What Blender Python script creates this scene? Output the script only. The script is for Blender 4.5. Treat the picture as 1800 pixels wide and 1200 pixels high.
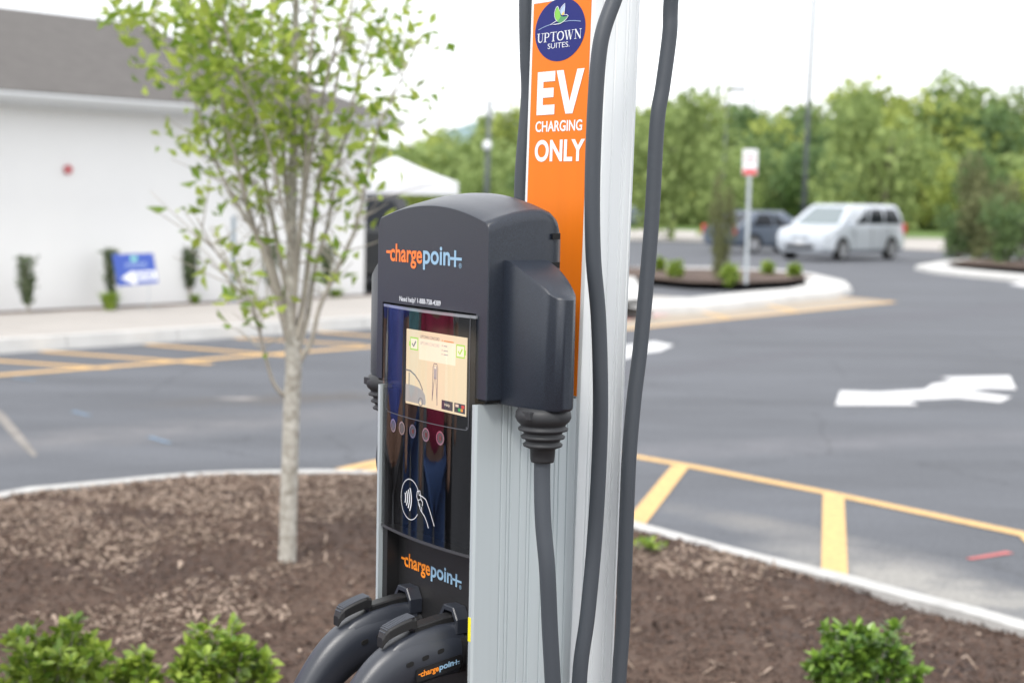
import bpy, bmesh, math, random
import numpy as np
from mathutils import Vector, Matrix
random.seed(7); np.random.seed(7)
for o in list(bpy.data.objects): bpy.data.objects.remove(o)
SC = bpy.context.scene
COL = SC.collection
# ------------------------------------------------------------------ camera
F = 2800.0; PITCH = math.atan(253/2800.0); ROLL = .020; EYE = 1.75
cam = bpy.data.cameras.new('camera'); camo = bpy.data.objects.new('camera', cam); COL.objects.link(camo)
cam.sensor_width = 36; cam.lens = 56; cam.clip_start = .05; cam.clip_end = 3000
camo.location = (0, 0, EYE)
CM = Matrix.Rotation(math.pi/2-PITCH, 3, 'X') @ Matrix.Rotation(ROLL, 3, 'Z')
camo.rotation_euler = CM.to_euler()
cam.dof.use_dof = True; cam.dof.focus_distance = 2.5; cam.dof.aperture_fstop = 4.1; cam.dof.aperture_blades = 9
SC.camera = camo
# ------------------------------------------------------------------ world, sun, exposure
SUN_EL, SUN_AZ = math.radians(52), math.radians(200)     # azimuth clockwise from +Y: behind the camera, a little to its left
W = bpy.data.worlds.new('World'); SC.world = W; W.use_nodes = True
nt = W.node_tree; nt.nodes.clear()
wo = nt.nodes.new('ShaderNodeOutputWorld'); bg = nt.nodes.new('ShaderNodeBackground'); bg.inputs[1].default_value = .1
sky = nt.nodes.new('ShaderNodeTexSky'); sky.sky_type = 'NISHITA'; sky.sun_disc = False
sky.sun_elevation = SUN_EL; sky.sun_rotation = SUN_AZ
tc = nt.nodes.new('ShaderNodeTexCoord'); nz = nt.nodes.new('ShaderNodeTexNoise'); nz.inputs['Scale'].default_value = 2.2; nz.inputs['Detail'].default_value = 5
cr = nt.nodes.new('ShaderNodeValToRGB'); cr.color_ramp.elements[0].position = .3; cr.color_ramp.elements[0].color = (.82, .82, .82, 1)
cr.color_ramp.elements[1].position = .6; cr.color_ramp.elements[1].color = (.96, .96, .96, 1)
mx = nt.nodes.new('ShaderNodeMix'); mx.data_type = 'RGBA'; mx.inputs[7].default_value = (9.9, 10.0, 10.3, 1)
nt.links.new(tc.outputs['Generated'], nz.inputs['Vector']); nt.links.new(nz.outputs[0], cr.inputs[0])
nt.links.new(cr.outputs[0], mx.inputs[0]); nt.links.new(sky.outputs[0], mx.inputs[6]); nt.links.new(mx.outputs[2], bg.inputs[0]); nt.links.new(bg.outputs[0], wo.inputs[0])
sl = bpy.data.lights.new('sun', 'SUN'); sl.energy = 1.5; sl.angle = math.radians(11); sl.color = (1, .96, .9)
so = bpy.data.objects.new('sun', sl); COL.objects.link(so)
sd = Vector((math.sin(SUN_AZ)*math.cos(SUN_EL), math.cos(SUN_AZ)*math.cos(SUN_EL), math.sin(SUN_EL)))
so.rotation_euler = sd.to_track_quat('Z', 'Y').to_euler()
SC.view_settings.view_transform = 'Standard'; SC.view_settings.look = 'None'; SC.view_settings.gamma = 1
SC.view_settings.exposure = .85; SC.view_settings.use_curve_mapping = False

# ------------------------------------------------------------------ survey: camera geometry used to measure where things stand
def ray(x, y): return CM @ Vector(((x-900)/F, (600-y)/F, -1.0))
def G(x, y, z=0.0):
    d = ray(x, y); return Vector((0, 0, EYE)) + d*((z-EYE)/d.z)
def atY(x, y, Y):
    d = ray(x, y); return Vector((0, 0, EYE)) + d*(Y/d.y)
def hz(x): return 347+.019*(x-900)

# ------------------------------------------------------------------ materials
def s2l(r, g, b):
    f = lambda c: (c/255/12.92) if c/255 <= .04045 else ((c/255+.055)/1.055)**2.4
    return (f(r), f(g), f(b))
MATS = {}
def mat(name, col, rough=.5, metal=0, nscale=None, namt=.15, bump=0, bscale=None, coat=0, crough=.06, spec=.5, island=0, col2=None, stretch=None, trans=0, ior=None):
    if name in MATS: return MATS[name]
    m = bpy.data.materials.new(name); m.use_nodes = True; MATS[name] = m
    n = m.node_tree; b = n.nodes['Principled BSDF']; L = n.links.new
    b.inputs['Base Color'].default_value = (*col, 1); b.inputs['Roughness'].default_value = rough; b.inputs['Metallic'].default_value = metal
    b.inputs['Coat Weight'].default_value = coat; b.inputs['Coat Roughness'].default_value = crough; b.inputs['Specular IOR Level'].default_value = spec
    if ior: b.inputs['IOR'].default_value = ior
    m.diffuse_color = (*col, 1)
    src = None
    tcn = n.nodes.new('ShaderNodeTexCoord'); mp = n.nodes.new('ShaderNodeMapping'); L(tcn.outputs['Object'], mp.inputs[0])
    if stretch: mp.inputs['Scale'].default_value = stretch
    if nscale:
        t = n.nodes.new('ShaderNodeTexNoise'); t.inputs['Scale'].default_value = nscale; t.inputs['Detail'].default_value = 6; t.inputs['Roughness'].default_value = .65
        L(mp.outputs[0], t.inputs['Vector'])
        r = n.nodes.new('ShaderNodeValToRGB'); r.color_ramp.elements[0].position = .3; r.color_ramp.elements[1].position = .7
        c2 = col2 or tuple(min(1, c*(1+namt)) for c in col)
        c1 = col if col2 else tuple(c*(1-namt) for c in col)
        r.color_ramp.elements[0].color = (*c1, 1); r.color_ramp.elements[1].color = (*c2, 1)
        L(t.outputs[0], r.inputs[0]); src = r.outputs[0]
    if island:
        g = n.nodes.new('ShaderNodeNewGeometry'); r = n.nodes.new('ShaderNodeValToRGB')
        r.color_ramp.elements[0].color = (*col, 1); r.color_ramp.elements[1].color = (*(col2 or col), 1)
        L(g.outputs['Random Per Island'], r.inputs[0])
        if nscale:
            mm = n.nodes.new('ShaderNodeMix'); mm.data_type = 'RGBA'; mm.inputs[0].default_value = .5
            L(src, mm.inputs[6]); L(r.outputs[0], mm.inputs[7]); src = mm.outputs[2]
        else: src = r.outputs[0]
    if src: L(src, b.inputs['Base Color'])
    if bump:
        t2 = n.nodes.new('ShaderNodeTexNoise'); t2.inputs['Scale'].default_value = bscale or 200; t2.inputs['Detail'].default_value = 3
        L(mp.outputs[0], t2.inputs['Vector'])
        bn = n.nodes.new('ShaderNodeBump'); bn.inputs['Strength'].default_value = bump; bn.inputs['Distance'].default_value = .002
        L(t2.outputs[0], bn.inputs['Height']); L(bn.outputs[0], b.inputs['Normal'])
    if trans:
        tr = n.nodes.new('ShaderNodeBsdfTranslucent'); ms = n.nodes.new('ShaderNodeMixShader'); ms.inputs[0].default_value = trans
        if src: L(src, tr.inputs[0])
        else: tr.inputs[0].default_value = (*col, 1)
        out = n.nodes['Material Output']; L(b.outputs[0], ms.inputs[1]); L(tr.outputs[0], ms.inputs[2]); L(ms.outputs[0], out.inputs[0])
    return m
def emit(name, col, st=1.0):
    if name in MATS: return MATS[name]
    m = mat(name, tuple(c*.2 for c in col), .4); b = m.node_tree.nodes['Principled BSDF']
    b.inputs['Emission Color'].default_value = (*col, 1); b.inputs['Emission Strength'].default_value = st
    return m
def thin_glass(name, ior=1.5, tint=(1, 1, 1)):
    m = bpy.data.materials.new(name); m.use_nodes = True; n = m.node_tree; n.nodes.clear(); L = n.links.new
    o = n.nodes.new('ShaderNodeOutputMaterial'); ms = n.nodes.new('ShaderNodeMixShader'); fr = n.nodes.new('ShaderNodeFresnel'); fr.inputs[0].default_value = ior
    t = n.nodes.new('ShaderNodeBsdfTransparent'); t.inputs[0].default_value = (*tint, 1); g = n.nodes.new('ShaderNodeBsdfGlossy'); g.inputs['Roughness'].default_value = .025
    L(fr.outputs[0], ms.inputs[0]); L(t.outputs[0], ms.inputs[1]); L(g.outputs[0], ms.inputs[2]); L(ms.outputs[0], o.inputs[0])
    MATS[name] = m; return m

M = {}
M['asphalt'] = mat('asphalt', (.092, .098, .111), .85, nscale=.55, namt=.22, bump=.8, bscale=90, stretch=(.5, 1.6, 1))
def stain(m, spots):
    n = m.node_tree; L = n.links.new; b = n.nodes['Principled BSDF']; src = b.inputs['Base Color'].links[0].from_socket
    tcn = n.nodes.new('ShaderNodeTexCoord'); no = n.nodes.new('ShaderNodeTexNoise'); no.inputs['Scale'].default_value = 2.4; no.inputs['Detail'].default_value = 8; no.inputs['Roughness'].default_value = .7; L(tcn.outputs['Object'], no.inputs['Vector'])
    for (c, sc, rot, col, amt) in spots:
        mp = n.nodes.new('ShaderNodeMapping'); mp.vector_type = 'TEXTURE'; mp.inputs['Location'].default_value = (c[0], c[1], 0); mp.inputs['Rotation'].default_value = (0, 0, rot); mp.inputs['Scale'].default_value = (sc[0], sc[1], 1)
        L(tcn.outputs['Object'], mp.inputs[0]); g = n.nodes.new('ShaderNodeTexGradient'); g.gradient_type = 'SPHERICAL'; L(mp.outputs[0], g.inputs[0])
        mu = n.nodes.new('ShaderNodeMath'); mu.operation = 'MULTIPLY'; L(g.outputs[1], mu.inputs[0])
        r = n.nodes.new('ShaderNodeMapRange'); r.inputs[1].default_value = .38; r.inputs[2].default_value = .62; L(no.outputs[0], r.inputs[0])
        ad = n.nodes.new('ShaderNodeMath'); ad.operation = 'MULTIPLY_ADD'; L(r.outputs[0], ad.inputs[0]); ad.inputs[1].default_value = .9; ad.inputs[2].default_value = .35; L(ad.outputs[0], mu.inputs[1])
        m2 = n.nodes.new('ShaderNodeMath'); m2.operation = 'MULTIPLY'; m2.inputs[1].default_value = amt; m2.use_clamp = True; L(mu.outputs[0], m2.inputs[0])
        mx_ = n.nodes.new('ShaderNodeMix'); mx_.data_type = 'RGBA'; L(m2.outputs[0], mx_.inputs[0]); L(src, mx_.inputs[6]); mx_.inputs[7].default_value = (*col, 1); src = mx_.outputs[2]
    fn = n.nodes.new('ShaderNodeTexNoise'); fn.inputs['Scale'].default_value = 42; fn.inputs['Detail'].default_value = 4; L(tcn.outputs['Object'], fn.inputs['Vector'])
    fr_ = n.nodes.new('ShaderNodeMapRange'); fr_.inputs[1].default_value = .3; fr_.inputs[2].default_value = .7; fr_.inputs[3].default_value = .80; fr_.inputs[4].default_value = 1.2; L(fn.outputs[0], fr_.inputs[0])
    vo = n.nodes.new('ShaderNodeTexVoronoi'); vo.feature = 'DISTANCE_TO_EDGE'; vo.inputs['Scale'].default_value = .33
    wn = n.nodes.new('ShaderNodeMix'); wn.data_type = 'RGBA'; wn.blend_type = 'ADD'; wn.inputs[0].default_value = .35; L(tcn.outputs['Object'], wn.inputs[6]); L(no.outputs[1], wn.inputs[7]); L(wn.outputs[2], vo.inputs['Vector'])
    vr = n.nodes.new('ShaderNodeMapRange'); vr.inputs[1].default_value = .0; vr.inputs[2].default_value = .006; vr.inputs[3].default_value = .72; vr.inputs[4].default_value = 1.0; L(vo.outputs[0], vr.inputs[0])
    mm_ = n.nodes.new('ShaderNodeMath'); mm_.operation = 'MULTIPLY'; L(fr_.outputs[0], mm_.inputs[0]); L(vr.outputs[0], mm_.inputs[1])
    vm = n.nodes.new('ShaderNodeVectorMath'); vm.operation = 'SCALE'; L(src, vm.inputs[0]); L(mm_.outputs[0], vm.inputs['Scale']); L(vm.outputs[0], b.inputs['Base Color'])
def gp(x, y): p = G(x, y); return (p.x, p.y)
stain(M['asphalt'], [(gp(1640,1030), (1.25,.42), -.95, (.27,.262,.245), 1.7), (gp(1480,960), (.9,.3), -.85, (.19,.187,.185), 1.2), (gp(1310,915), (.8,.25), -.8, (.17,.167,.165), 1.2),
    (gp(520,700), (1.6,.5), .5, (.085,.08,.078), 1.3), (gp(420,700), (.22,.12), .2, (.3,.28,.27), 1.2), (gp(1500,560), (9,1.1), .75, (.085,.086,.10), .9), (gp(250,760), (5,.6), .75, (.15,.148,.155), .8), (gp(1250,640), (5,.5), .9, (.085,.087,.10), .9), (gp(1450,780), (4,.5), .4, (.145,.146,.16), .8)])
M['asphalt_new'] = mat('asphalt_new', (.11, .108, .11), .85, nscale=2.2, namt=.3, bump=.5, bscale=120)
M['dust'] = mat('dust', (.21, .195, .18), .95, nscale=3, namt=.3)
M['yellow'] = mat('yellow_paint', (.48, .31, .14), .75, nscale=22, col2=(.74, .47, .18))
M['white_paint'] = mat('white_paint', (.46, .46, .47), .75, nscale=20, col2=(.68, .68, .68))
M['red_paint'] = mat('red_paint', (.48, .12, .115), .7, nscale=9, namt=.3)
M['blue_paint'] = mat('blue_paint', (.13, .20, .28), .7, nscale=9, namt=.3)
M['concrete'] = mat('concrete', (.52, .515, .50), .85, nscale=3, namt=.1, bump=.3, bscale=60)
M['walk'] = mat('walk_concrete', (.385, .36, .335), .85, nscale=1.2, namt=.06, bump=.3, bscale=60)
M['grass'] = mat('grass', (.10, .17, .03), .9, nscale=.4, namt=.25)
M['soil'] = mat('mulch_soil', (.050, .032, .026), 1, nscale=1.1, col2=(.12, .078, .056), bump=1, bscale=60)
M['chip'] = mat('mulch_chip', (.030, .018, .013), 1, island=1, col2=(.125, .078, .058))
M['chip_pale'] = mat('mulch_chip_pale', (.15, .108, .08), 1, island=1, col2=(.44, .345, .275))
M['wall'] = mat('white_stucco', (.78, .785, .78), .9, nscale=.5, namt=.03)
M['trim'] = mat('white_trim', (.66, .68, .69), .5)
M['gutter'] = mat('gutter_metal', (.60, .62, .63), .4)
M['roof'] = mat('roof_shingle', (.105, .098, .093), .95, nscale=5, namt=.16, stretch=(1, 1, 4))
M['bark'] = mat('pale_bark', (.54, .52, .47), .9, nscale=26, col2=(.20, .18, .145), bump=.6, bscale=60)
M['twig'] = mat('twig_bark', (.36, .33, .28), .9, nscale=14, namt=.3)
M['leaf'] = mat('young_leaf', (.17, .29, .03), .5, island=1, col2=(.52, .62, .12), trans=.5)
M['bush_leaf'] = mat('bush_leaf', (.10, .19, .02), .4, island=1, col2=(.36, .47, .07), trans=.25)
M['bush_dark'] = mat('bush_leaf_dark', (.045, .11, .02), .3, island=1, col2=(.25, .40, .06), trans=.2)
M['shrub'] = mat('shrub_leaf', (.05, .08, .03), .6, island=1, col2=(.14, .19, .08), trans=.2)
M['for0'] = mat('forest_green', (.18, .25, .08), .8, island=1, col2=(.34, .43, .15), trans=.35)
M['for1'] = mat('forest_green_yellow', (.27, .34, .08), .8, island=1, col2=(.46, .52, .14), trans=.35)
M['for2'] = mat('forest_green_deep', (.085, .15, .06), .8, island=1, col2=(.19, .28, .10), trans=.35)
M['for3'] = mat('bush_olive', (.09, .11, .045), .8, island=1, col2=(.22, .23, .10), trans=.3)
M['trunk'] = mat('forest_trunk', (.10, .085, .07), .9)
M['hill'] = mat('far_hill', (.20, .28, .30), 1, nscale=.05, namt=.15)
M['head'] = mat('charcoal_paint', (.016, .021, .032), .34, bump=.22, bscale=900, nscale=700, namt=.6, spec=.42, coat=.22, crough=.25)
M['black'] = mat('black_plastic', (.012, .012, .013), .45, bump=.2, bscale=700)
M['deep'] = mat('void_black', (.004, .004, .004), .8)
M['handle'] = mat('handle_plastic', (.022, .026, .036), .36, bump=.15, bscale=900, spec=.7)
M['rubber'] = mat('button_rubber', (.05, .056, .07), .6)
M['alu'] = mat('brushed_aluminium', (.50, .555, .575), .40, metal=.3, nscale=40, namt=.025, stretch=(1, 1, .02))
M['lightalu'] = mat('pole_aluminium', (.80, .83, .84), .38, metal=.1, nscale=40, namt=.02, stretch=(1, 1, .02))
M['cable'] = mat('cable_jacket', (.048, .056, .068), .5, bump=.25, bscale=500)
M['boot'] = mat('boot_rubber', (.022, .023, .026), .55)
M['orange'] = mat('orange_vinyl', (.78, .185, .006), .36, spec=.2, nscale=30, namt=.03, stretch=(1, 1, .05))
M['vwhite'] = mat('white_vinyl', (.80, .82, .85), .3, coat=.3)
M['navy'] = mat('navy_vinyl', (.022, .028, .17), .5, spec=.15)
M['logo_o'] = mat('logo_orange', (.90, .20, .035), .5)
M['logo_o2'] = mat('logo_amber', (.90, .27, .02), .5)
M['logo_b'] = mat('logo_blue_grey', (.27, .44, .60), .5)
M['print'] = mat('white_print', (.72, .74, .78), .5)
M['green1'] = mat('bird_green', (.20, .55, .06), .4); M['green2'] = mat('bird_dark_green', (.07, .30, .10), .4)
M['sky1'] = mat('bird_blue', (.42, .55, .80), .4); M['gold'] = mat('bird_gold', (.80, .55, .05), .4)
M['chrome'] = mat('button_chrome', (.75, .77, .8), .15, metal=1)
M['redled'] = mat('button_red', (.12, .03, .03), .3)
M['yell'] = mat('warning_yellow', (.85, .75, .02), .5)
M['steel'] = mat('galvanised_post', (.45, .49, .52), .5, metal=.2)
M['darkpole'] = mat('dark_pole', (.10, .115, .12), .6)
M['silver'] = mat('silver_car_paint', (.56, .60, .65), .3, metal=.35, coat=.5)
M['bluecar'] = mat('blue_grey_car_paint', (.10, .125, .165), .3, metal=.3, coat=.5)
M['whitecar'] = mat('white_car_paint', (.7, .72, .74), .3, coat=.5)
M['blackcar'] = mat('black_car_paint', (.015, .017, .02), .25, coat=.6)
M['carglass'] = mat('car_glass', (.012, .015, .02), .1, spec=.25)
M['windshield'] = mat('windscreen_glass', (.10, .14, .15), .08, spec=1.0, ior=1.8)
M['tyre'] = mat('tyre', (.02, .02, .02), .8); M['rim'] = mat('wheel_rim', (.45, .46, .48), .35, metal=.6)
M['lamp'] = mat('head_lamp', (.7, .72, .75), .1, coat=1); M['tail'] = mat('tail_lamp', (.6, .02, .03), .2)
M['canvas'] = mat('white_canvas', (.72, .73, .76), .8)
M['signblue'] = mat('sign_blue', (.05, .10, .42), .5); M['signred'] = mat('sign_red', (.65, .08, .09), .5)
M['skin'] = mat('skin', (.50, .30, .22), .5); M['hair'] = mat('hair', (.05, .03, .02), .6)
GLASS = thin_glass('display_glass', 1.8)

# ------------------------------------------------------------------ helpers
def link(o, parent=None):
    COL.objects.link(o)
    if parent is not None: o.parent = parent
    return o
def tag(o, label=None, cat=None, group=None, kind=None):
    if label: o['label'] = label
    if cat: o['category'] = cat
    if group: o['group'] = group
    if kind: o['kind'] = kind
    return o
def empty(name, loc, rz=0, label=None, cat=None, group=None):
    o = bpy.data.objects.new(name, None); o.location = loc; o.rotation_euler = (0, 0, rz); o.empty_display_size = .1
    link(o); return tag(o, label, cat, group)
def mesh(name, V, Fc, m, parent=None, smooth=False, loc=None):
    me = bpy.data.meshes.new(name); me.from_pydata([tuple(v) for v in V], [], [tuple(f) for f in Fc]); me.update()
    if smooth: me.shade_smooth()
    me.materials.append(m); o = bpy.data.objects.new(name, me); link(o, parent)
    if loc is not None: o.location = loc
    return o
def from_bm(name, bm, m, parent=None, smooth=False):
    me = bpy.data.meshes.new(name); bm.to_mesh(me); bm.free()
    if smooth: me.shade_smooth()
    me.materials.append(m); return link(bpy.data.objects.new(name, me), parent)
class MB:
    def __init__(s): s.v = []; s.f = []
    def add(s, V, Fc):
        k = len(s.v); s.v += [tuple(v) for v in V]; s.f += [tuple(i+k for i in f) for f in Fc]; return s
    def box(s, a, b):
        x0, y0, z0 = a; x1, y1, z1 = b
        return s.add([(x0,y0,z0),(x1,y0,z0),(x1,y1,z0),(x0,y1,z0),(x0,y0,z1),(x1,y0,z1),(x1,y1,z1),(x0,y1,z1)],
                     [(0,3,2,1),(4,5,6,7),(0,1,5,4),(1,2,6,5),(2,3,7,6),(3,0,4,7)])
    def obox(s, c, ax, ay, az):   # oriented box: centre and three half vectors
        c, ax, ay, az = map(Vector, (c, ax, ay, az))
        V = [c+ax*i+ay*j+az*k for k in (-1,1) for (i,j) in ((-1,-1),(1,-1),(1,1),(-1,1))]
        return s.add(V, [(0,3,2,1),(4,5,6,7),(0,1,5,4),(1,2,6,5),(2,3,7,6),(3,0,4,7)])
    def loft(s, rings, caps=(True, True), closed=True):
        n = len(rings[0]); V = [p for r in rings for p in r]; Fc = []
        for i in range(len(rings)-1):
            for j in range(n if closed else n-1):
                a = i*n+j; b = i*n+(j+1) % n; Fc.append((a, b, b+n, a+n))
        if caps[0]: Fc.append(tuple(range(n))[::-1])
        if caps[1]: Fc.append(tuple(range((len(rings)-1)*n, len(rings)*n)))
        return s.add(V, Fc)
    def tube(s, P, R, seg=8, caps=(True, True)):
        P = [Vector(p) for p in P]
        if not hasattr(R, '__len__'): R = [R]*len(P)
        rings = []; up = None
        for i, p in enumerate(P):
            t = (P[min(i+1, len(P)-1)]-P[max(i-1, 0)]).normalized()
            if up is None:
                up = Vector((0, 0, 1)) if abs(t.z) < .9 else Vector((1, 0, 0))
            a = (up-t*up.dot(t)).normalized(); b = t.cross(a); up = a
            rings.append([p+(a*math.cos(2*math.pi*k/seg)+b*math.sin(2*math.pi*k/seg))*R[i] for k in range(seg)])
        return s.loft(rings, caps)
    def cyl(s, c, axis, r, h, seg=16, r2=None):
        c = Vector(c); axis = Vector(axis).normalized()
        return s.tube([c, c+axis*h], [r, r if r2 is None else r2], seg)
    def build(s, name, m, parent=None, smooth=False, loc=None, bevel=0):
        o = mesh(name, s.v, s.f, m, parent, smooth, loc)
        bm = bmesh.new(); bm.from_mesh(o.data); bmesh.ops.recalc_face_normals(bm, faces=bm.faces)
        if bevel:
            es = [e for e in bm.edges if len(e.link_faces) == 2 and e.calc_face_angle(0) > .6]
            bmesh.ops.bevel(bm, geom=es, offset=bevel, segments=2, affect='EDGES', profile=.6)
        bm.to_mesh(o.data); bm.free()
        if smooth: o.data.shade_smooth()
        return o
def autosmooth(o, ang=35):
    me = o.data; me.shade_smooth()
    bm = bmesh.new(); bm.from_mesh(me)
    for e in bm.edges:
        if len(e.link_faces) == 2 and e.calc_face_angle(0) > math.radians(ang): e.smooth = False
    bm.to_mesh(me); bm.free(); return o
def spline(P, n=8):
    P = [Vector(p) for p in P]; out = []
    Q = [P[0]*2-P[1]]+P+[P[-1]*2-P[-2]]
    for i in range(1, len(Q)-2):
        for k in range(n):
            t = k/n; a, b, c, d = Q[i-1], Q[i], Q[i+1], Q[i+2]
            out.append(.5*((2*b)+(c-a)*t+(2*a-5*b+4*c-d)*t*t+(3*b-a-3*c+d)*t**3))
    out.append(P[-1]); return out
def sheet(name, pts, z, m, parent=None):
    """flat polygon on the ground from world xy points (triangulated)"""
    bm = bmesh.new(); vs = [bm.verts.new((p[0], p[1], z)) for p in pts]; f = bm.faces.new(vs)
    if f.normal.z < 0: f.normal_flip()
    bm.normal_update()
    if f.normal.z < 0: f.normal_flip()
    bmesh.ops.triangulate(bm, faces=bm.faces[:]); return from_bm(name, bm, m, parent)
def paint(name, pts, m=None, z=.004, label=None, cat='road marking', group=None, zz=0):
    o = sheet(name, [G(*p, zz) for p in pts], z, m or M['yellow']); return o
def copy_tree(o, parent=None):
    c = o.copy(); COL.objects.link(c); c.parent = parent
    for ch in list(o.children): copy_tree(ch, c)
    return c
def glyphs(txt, bold=0.0, shear=0.0, spacing=1.0):
    cu = bpy.data.curves.new('t', 'FONT'); cu.body = txt; cu.offset = bold; cu.shear = shear; cu.space_character = spacing; cu.resolution_u = 6; cu.fill_mode = 'FRONT'
    o = bpy.data.objects.new('t', cu); COL.objects.link(o); dg = bpy.context.evaluated_depsgraph_get(); dg.update()
    me = bpy.data.meshes.new_from_object(o.evaluated_get(dg)); V = [tuple(v.co) for v in me.vertices]; Fc = [tuple(p.vertices) for p in me.polygons]
    bpy.data.objects.remove(o); bpy.data.curves.remove(cu); bpy.data.meshes.remove(me); return V, Fc
def text_box(name, txt, x0, x1, z0, z1, place, m, parent, bold=0.0, shear=0.0, label=None):
    """print fitted to a rectangle; place(x,z) gives the 3D point"""
    V, Fc = glyphs(txt, bold, shear); xs = [v[0] for v in V]; ys = [v[1] for v in V]
    a, b, c, d = min(xs), max(xs), min(ys), max(ys)
    P = [place(x0+(v[0]-a)/(b-a)*(x1-x0), z0+(v[1]-c)/(d-c)*(z1-z0)) for v in V]
    o = mesh(name, P, Fc, m, parent)
    if label: o['label'] = label
    return o
def ribbons(name, strokes, place, m, parent, w=.01, step=.00004):
    """strokes: lists of (x,z) or (x,z,width); flat print"""
    mb = MB(); k = 0
    for st in strokes:
        closed = False
        if st[0] == 'c': closed = True; st = st[1:]
        P = [Vector((p[0], p[1])) for p in st]; Wd = [p[2] if len(p) > 2 else w for p in st]; n = len(P); L_ = []; R_ = []
        for i in range(n):
            if closed: t = P[(i+1) % n]-P[i-1]
            else: t = P[min(i+1, n-1)]-P[max(i-1, 0)]
            t = t.normalized() if t.length > 1e-9 else Vector((1, 0)); q = Vector((-t.y, t.x))*Wd[i]/2
            L_.append(P[i]+q); R_.append(P[i]-q)
        V = [place(p.x, p.y, k*step) for p in L_+R_]; m_ = n if closed else n-1
        mb.add(V, [(i, (i+1) % n, n+(i+1) % n, n+i) for i in range(m_)]); k += 1
    return mesh(name, mb.v, mb.f, m, parent)
def polys(name, plist, place, m, parent):
    mb = MB()
    for k, p in enumerate(plist): mb.add([place(q[0], q[1], k*.00004) for q in p], [tuple(range(len(p)))])
    return mesh(name, mb.v, mb.f, m, parent)
def arc(cx, cz, r, a0, a1, n=16, rz=None):
    rz = rz or r
    return [(cx+r*math.cos(math.radians(a0+(a1-a0)*i/n)), cz+rz*math.sin(math.radians(a0+(a1-a0)*i/n))) for i in range(n+1)]
def leaf_mesh(name, pts, dirs, size, m, parent=None, jitter=.4, aspect=.5, fold=.18, smooth=False):
    """cloud of little folded leaves at pts (numpy)"""
    n = len(pts); pts = np.asarray(pts); s = size*(1+jitter*(np.random.rand(n)-.5)*2)
    if dirs is None: d = np.random.randn(n, 3)
    else: d = np.asarray(dirs)+.7*np.random.randn(n, 3)
    d /= np.linalg.norm(d, axis=1)[:, None]+1e-9
    q = np.random.randn(n, 3); q -= (q*d).sum(1)[:, None]*d; q /= np.linalg.norm(q, axis=1)[:, None]+1e-9
    r = np.cross(d, q); s = s[:, None]
    A = pts; B = pts+d*s*.45+q*s*aspect/2+r*s*fold; Cc = pts+d*s; D = pts+d*s*.45-q*s*aspect/2+r*s*fold
    V = np.stack([A, B, Cc, D], 1).reshape(-1, 3)
    me = bpy.data.meshes.new(name); me.vertices.add(4*n); me.vertices.foreach_set('co', V.astype(np.float32).ravel())
    me.loops.add(4*n); me.loops.foreach_set('vertex_index', np.arange(4*n, dtype=np.int32)); me.polygons.add(n)
    me.polygons.foreach_set('loop_start', np.arange(0, 4*n, 4, dtype=np.int32)); me.polygons.foreach_set('loop_total', np.full(n, 4, dtype=np.int32))
    me.update(); me.validate(); me.materials.append(m)
    return link(bpy.data.objects.new(name, me), parent)

# ================================================================== SETTING
def struct(o, label=None): o['kind'] = 'structure'; return o
R = 1200
struct(mesh('ground', [(-R,-R,-.03),(R,-R,-.03),(R,R,-.03),(-R,R,-.03)], [(0,1,2,3)], M['grass']))
lot = [(-60,-40),(60,-40),(60,71),(24,74),(11,78),(-14,84),(-60,84)]
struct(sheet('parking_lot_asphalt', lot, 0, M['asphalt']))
# --- building frame
BA = G(0, 545, .15); BB = G(640, 515, .15); bw = (BB-BA).normalized(); bn_ = Vector((-bw.y, bw.x, 0))
def BW(s, d, z): return BB+bw*s+bn_*d+Vector((0, 0, z-.15))
# pavement in front of the building: slabs and kerb stones
kA = G(0, 622, 0); kB = G(640, 578, 0); kw = (kB-kA).normalized(); kn = Vector((-kw.y, kw.x, 0))
pav = empty('pavement', kB, 0); struct(pav)
KL = 14
def KW(s, d, z): return (kB+kw*s+kn*d-kB)+Vector((0, 0, z))
i = 0; s = -13.5
while s < 7.5:
    L_ = 1.5
    mb = MB(); e = .006
    mb.add([KW(s+e,0,0),KW(s+L_-e,0,0),KW(s+L_-e,.18,0),KW(s+e,.18,0),KW(s+e,.03,.15),KW(s+L_-e,.03,.15),KW(s+L_-e,.18,.15),KW(s+e,.18,.15)],
           [(0,3,2,1),(4,5,6,7),(0,1,5,4),(1,2,6,5),(2,3,7,6),(3,0,4,7)])
    mb.build('kerb_stone', M['concrete'], pav)
    # slab runs from the kerb to the planting strip by the wall (the wall is not parallel to the kerb)
    def wallpt(s_):
        p = kB+kw*s_; t = (BB+bn_*-.55-p).dot(bn_)/kn.dot(bn_); return t
    a, b = wallpt(s), wallpt(s+L_)
    a = max(a, .5); b = max(b, .5)
    mb = MB(); z = .147
    mb.add([KW(s+e,.19,0),KW(s+L_-e,.19,0),KW(s+L_-e,b,0),KW(s+e,a,0),KW(s+e,.19,z),KW(s+L_-e,.19,z),KW(s+L_-e,b,z),KW(s+e,a,z)],
           [(0,3,2,1),(4,5,6,7),(0,1,5,4),(1,2,6,5),(2,3,7,6),(3,0,4,7)])
    mb.build('paving_slab', M['walk'], pav)
    s += L_
bed = sheet('planting_bed', [BW(-14,-.6,0),BW(.6,-.6,0),BW(.6,-.01,0),BW(-14,-.01,0)], .135, M['soil']); struct(bed)
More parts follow.
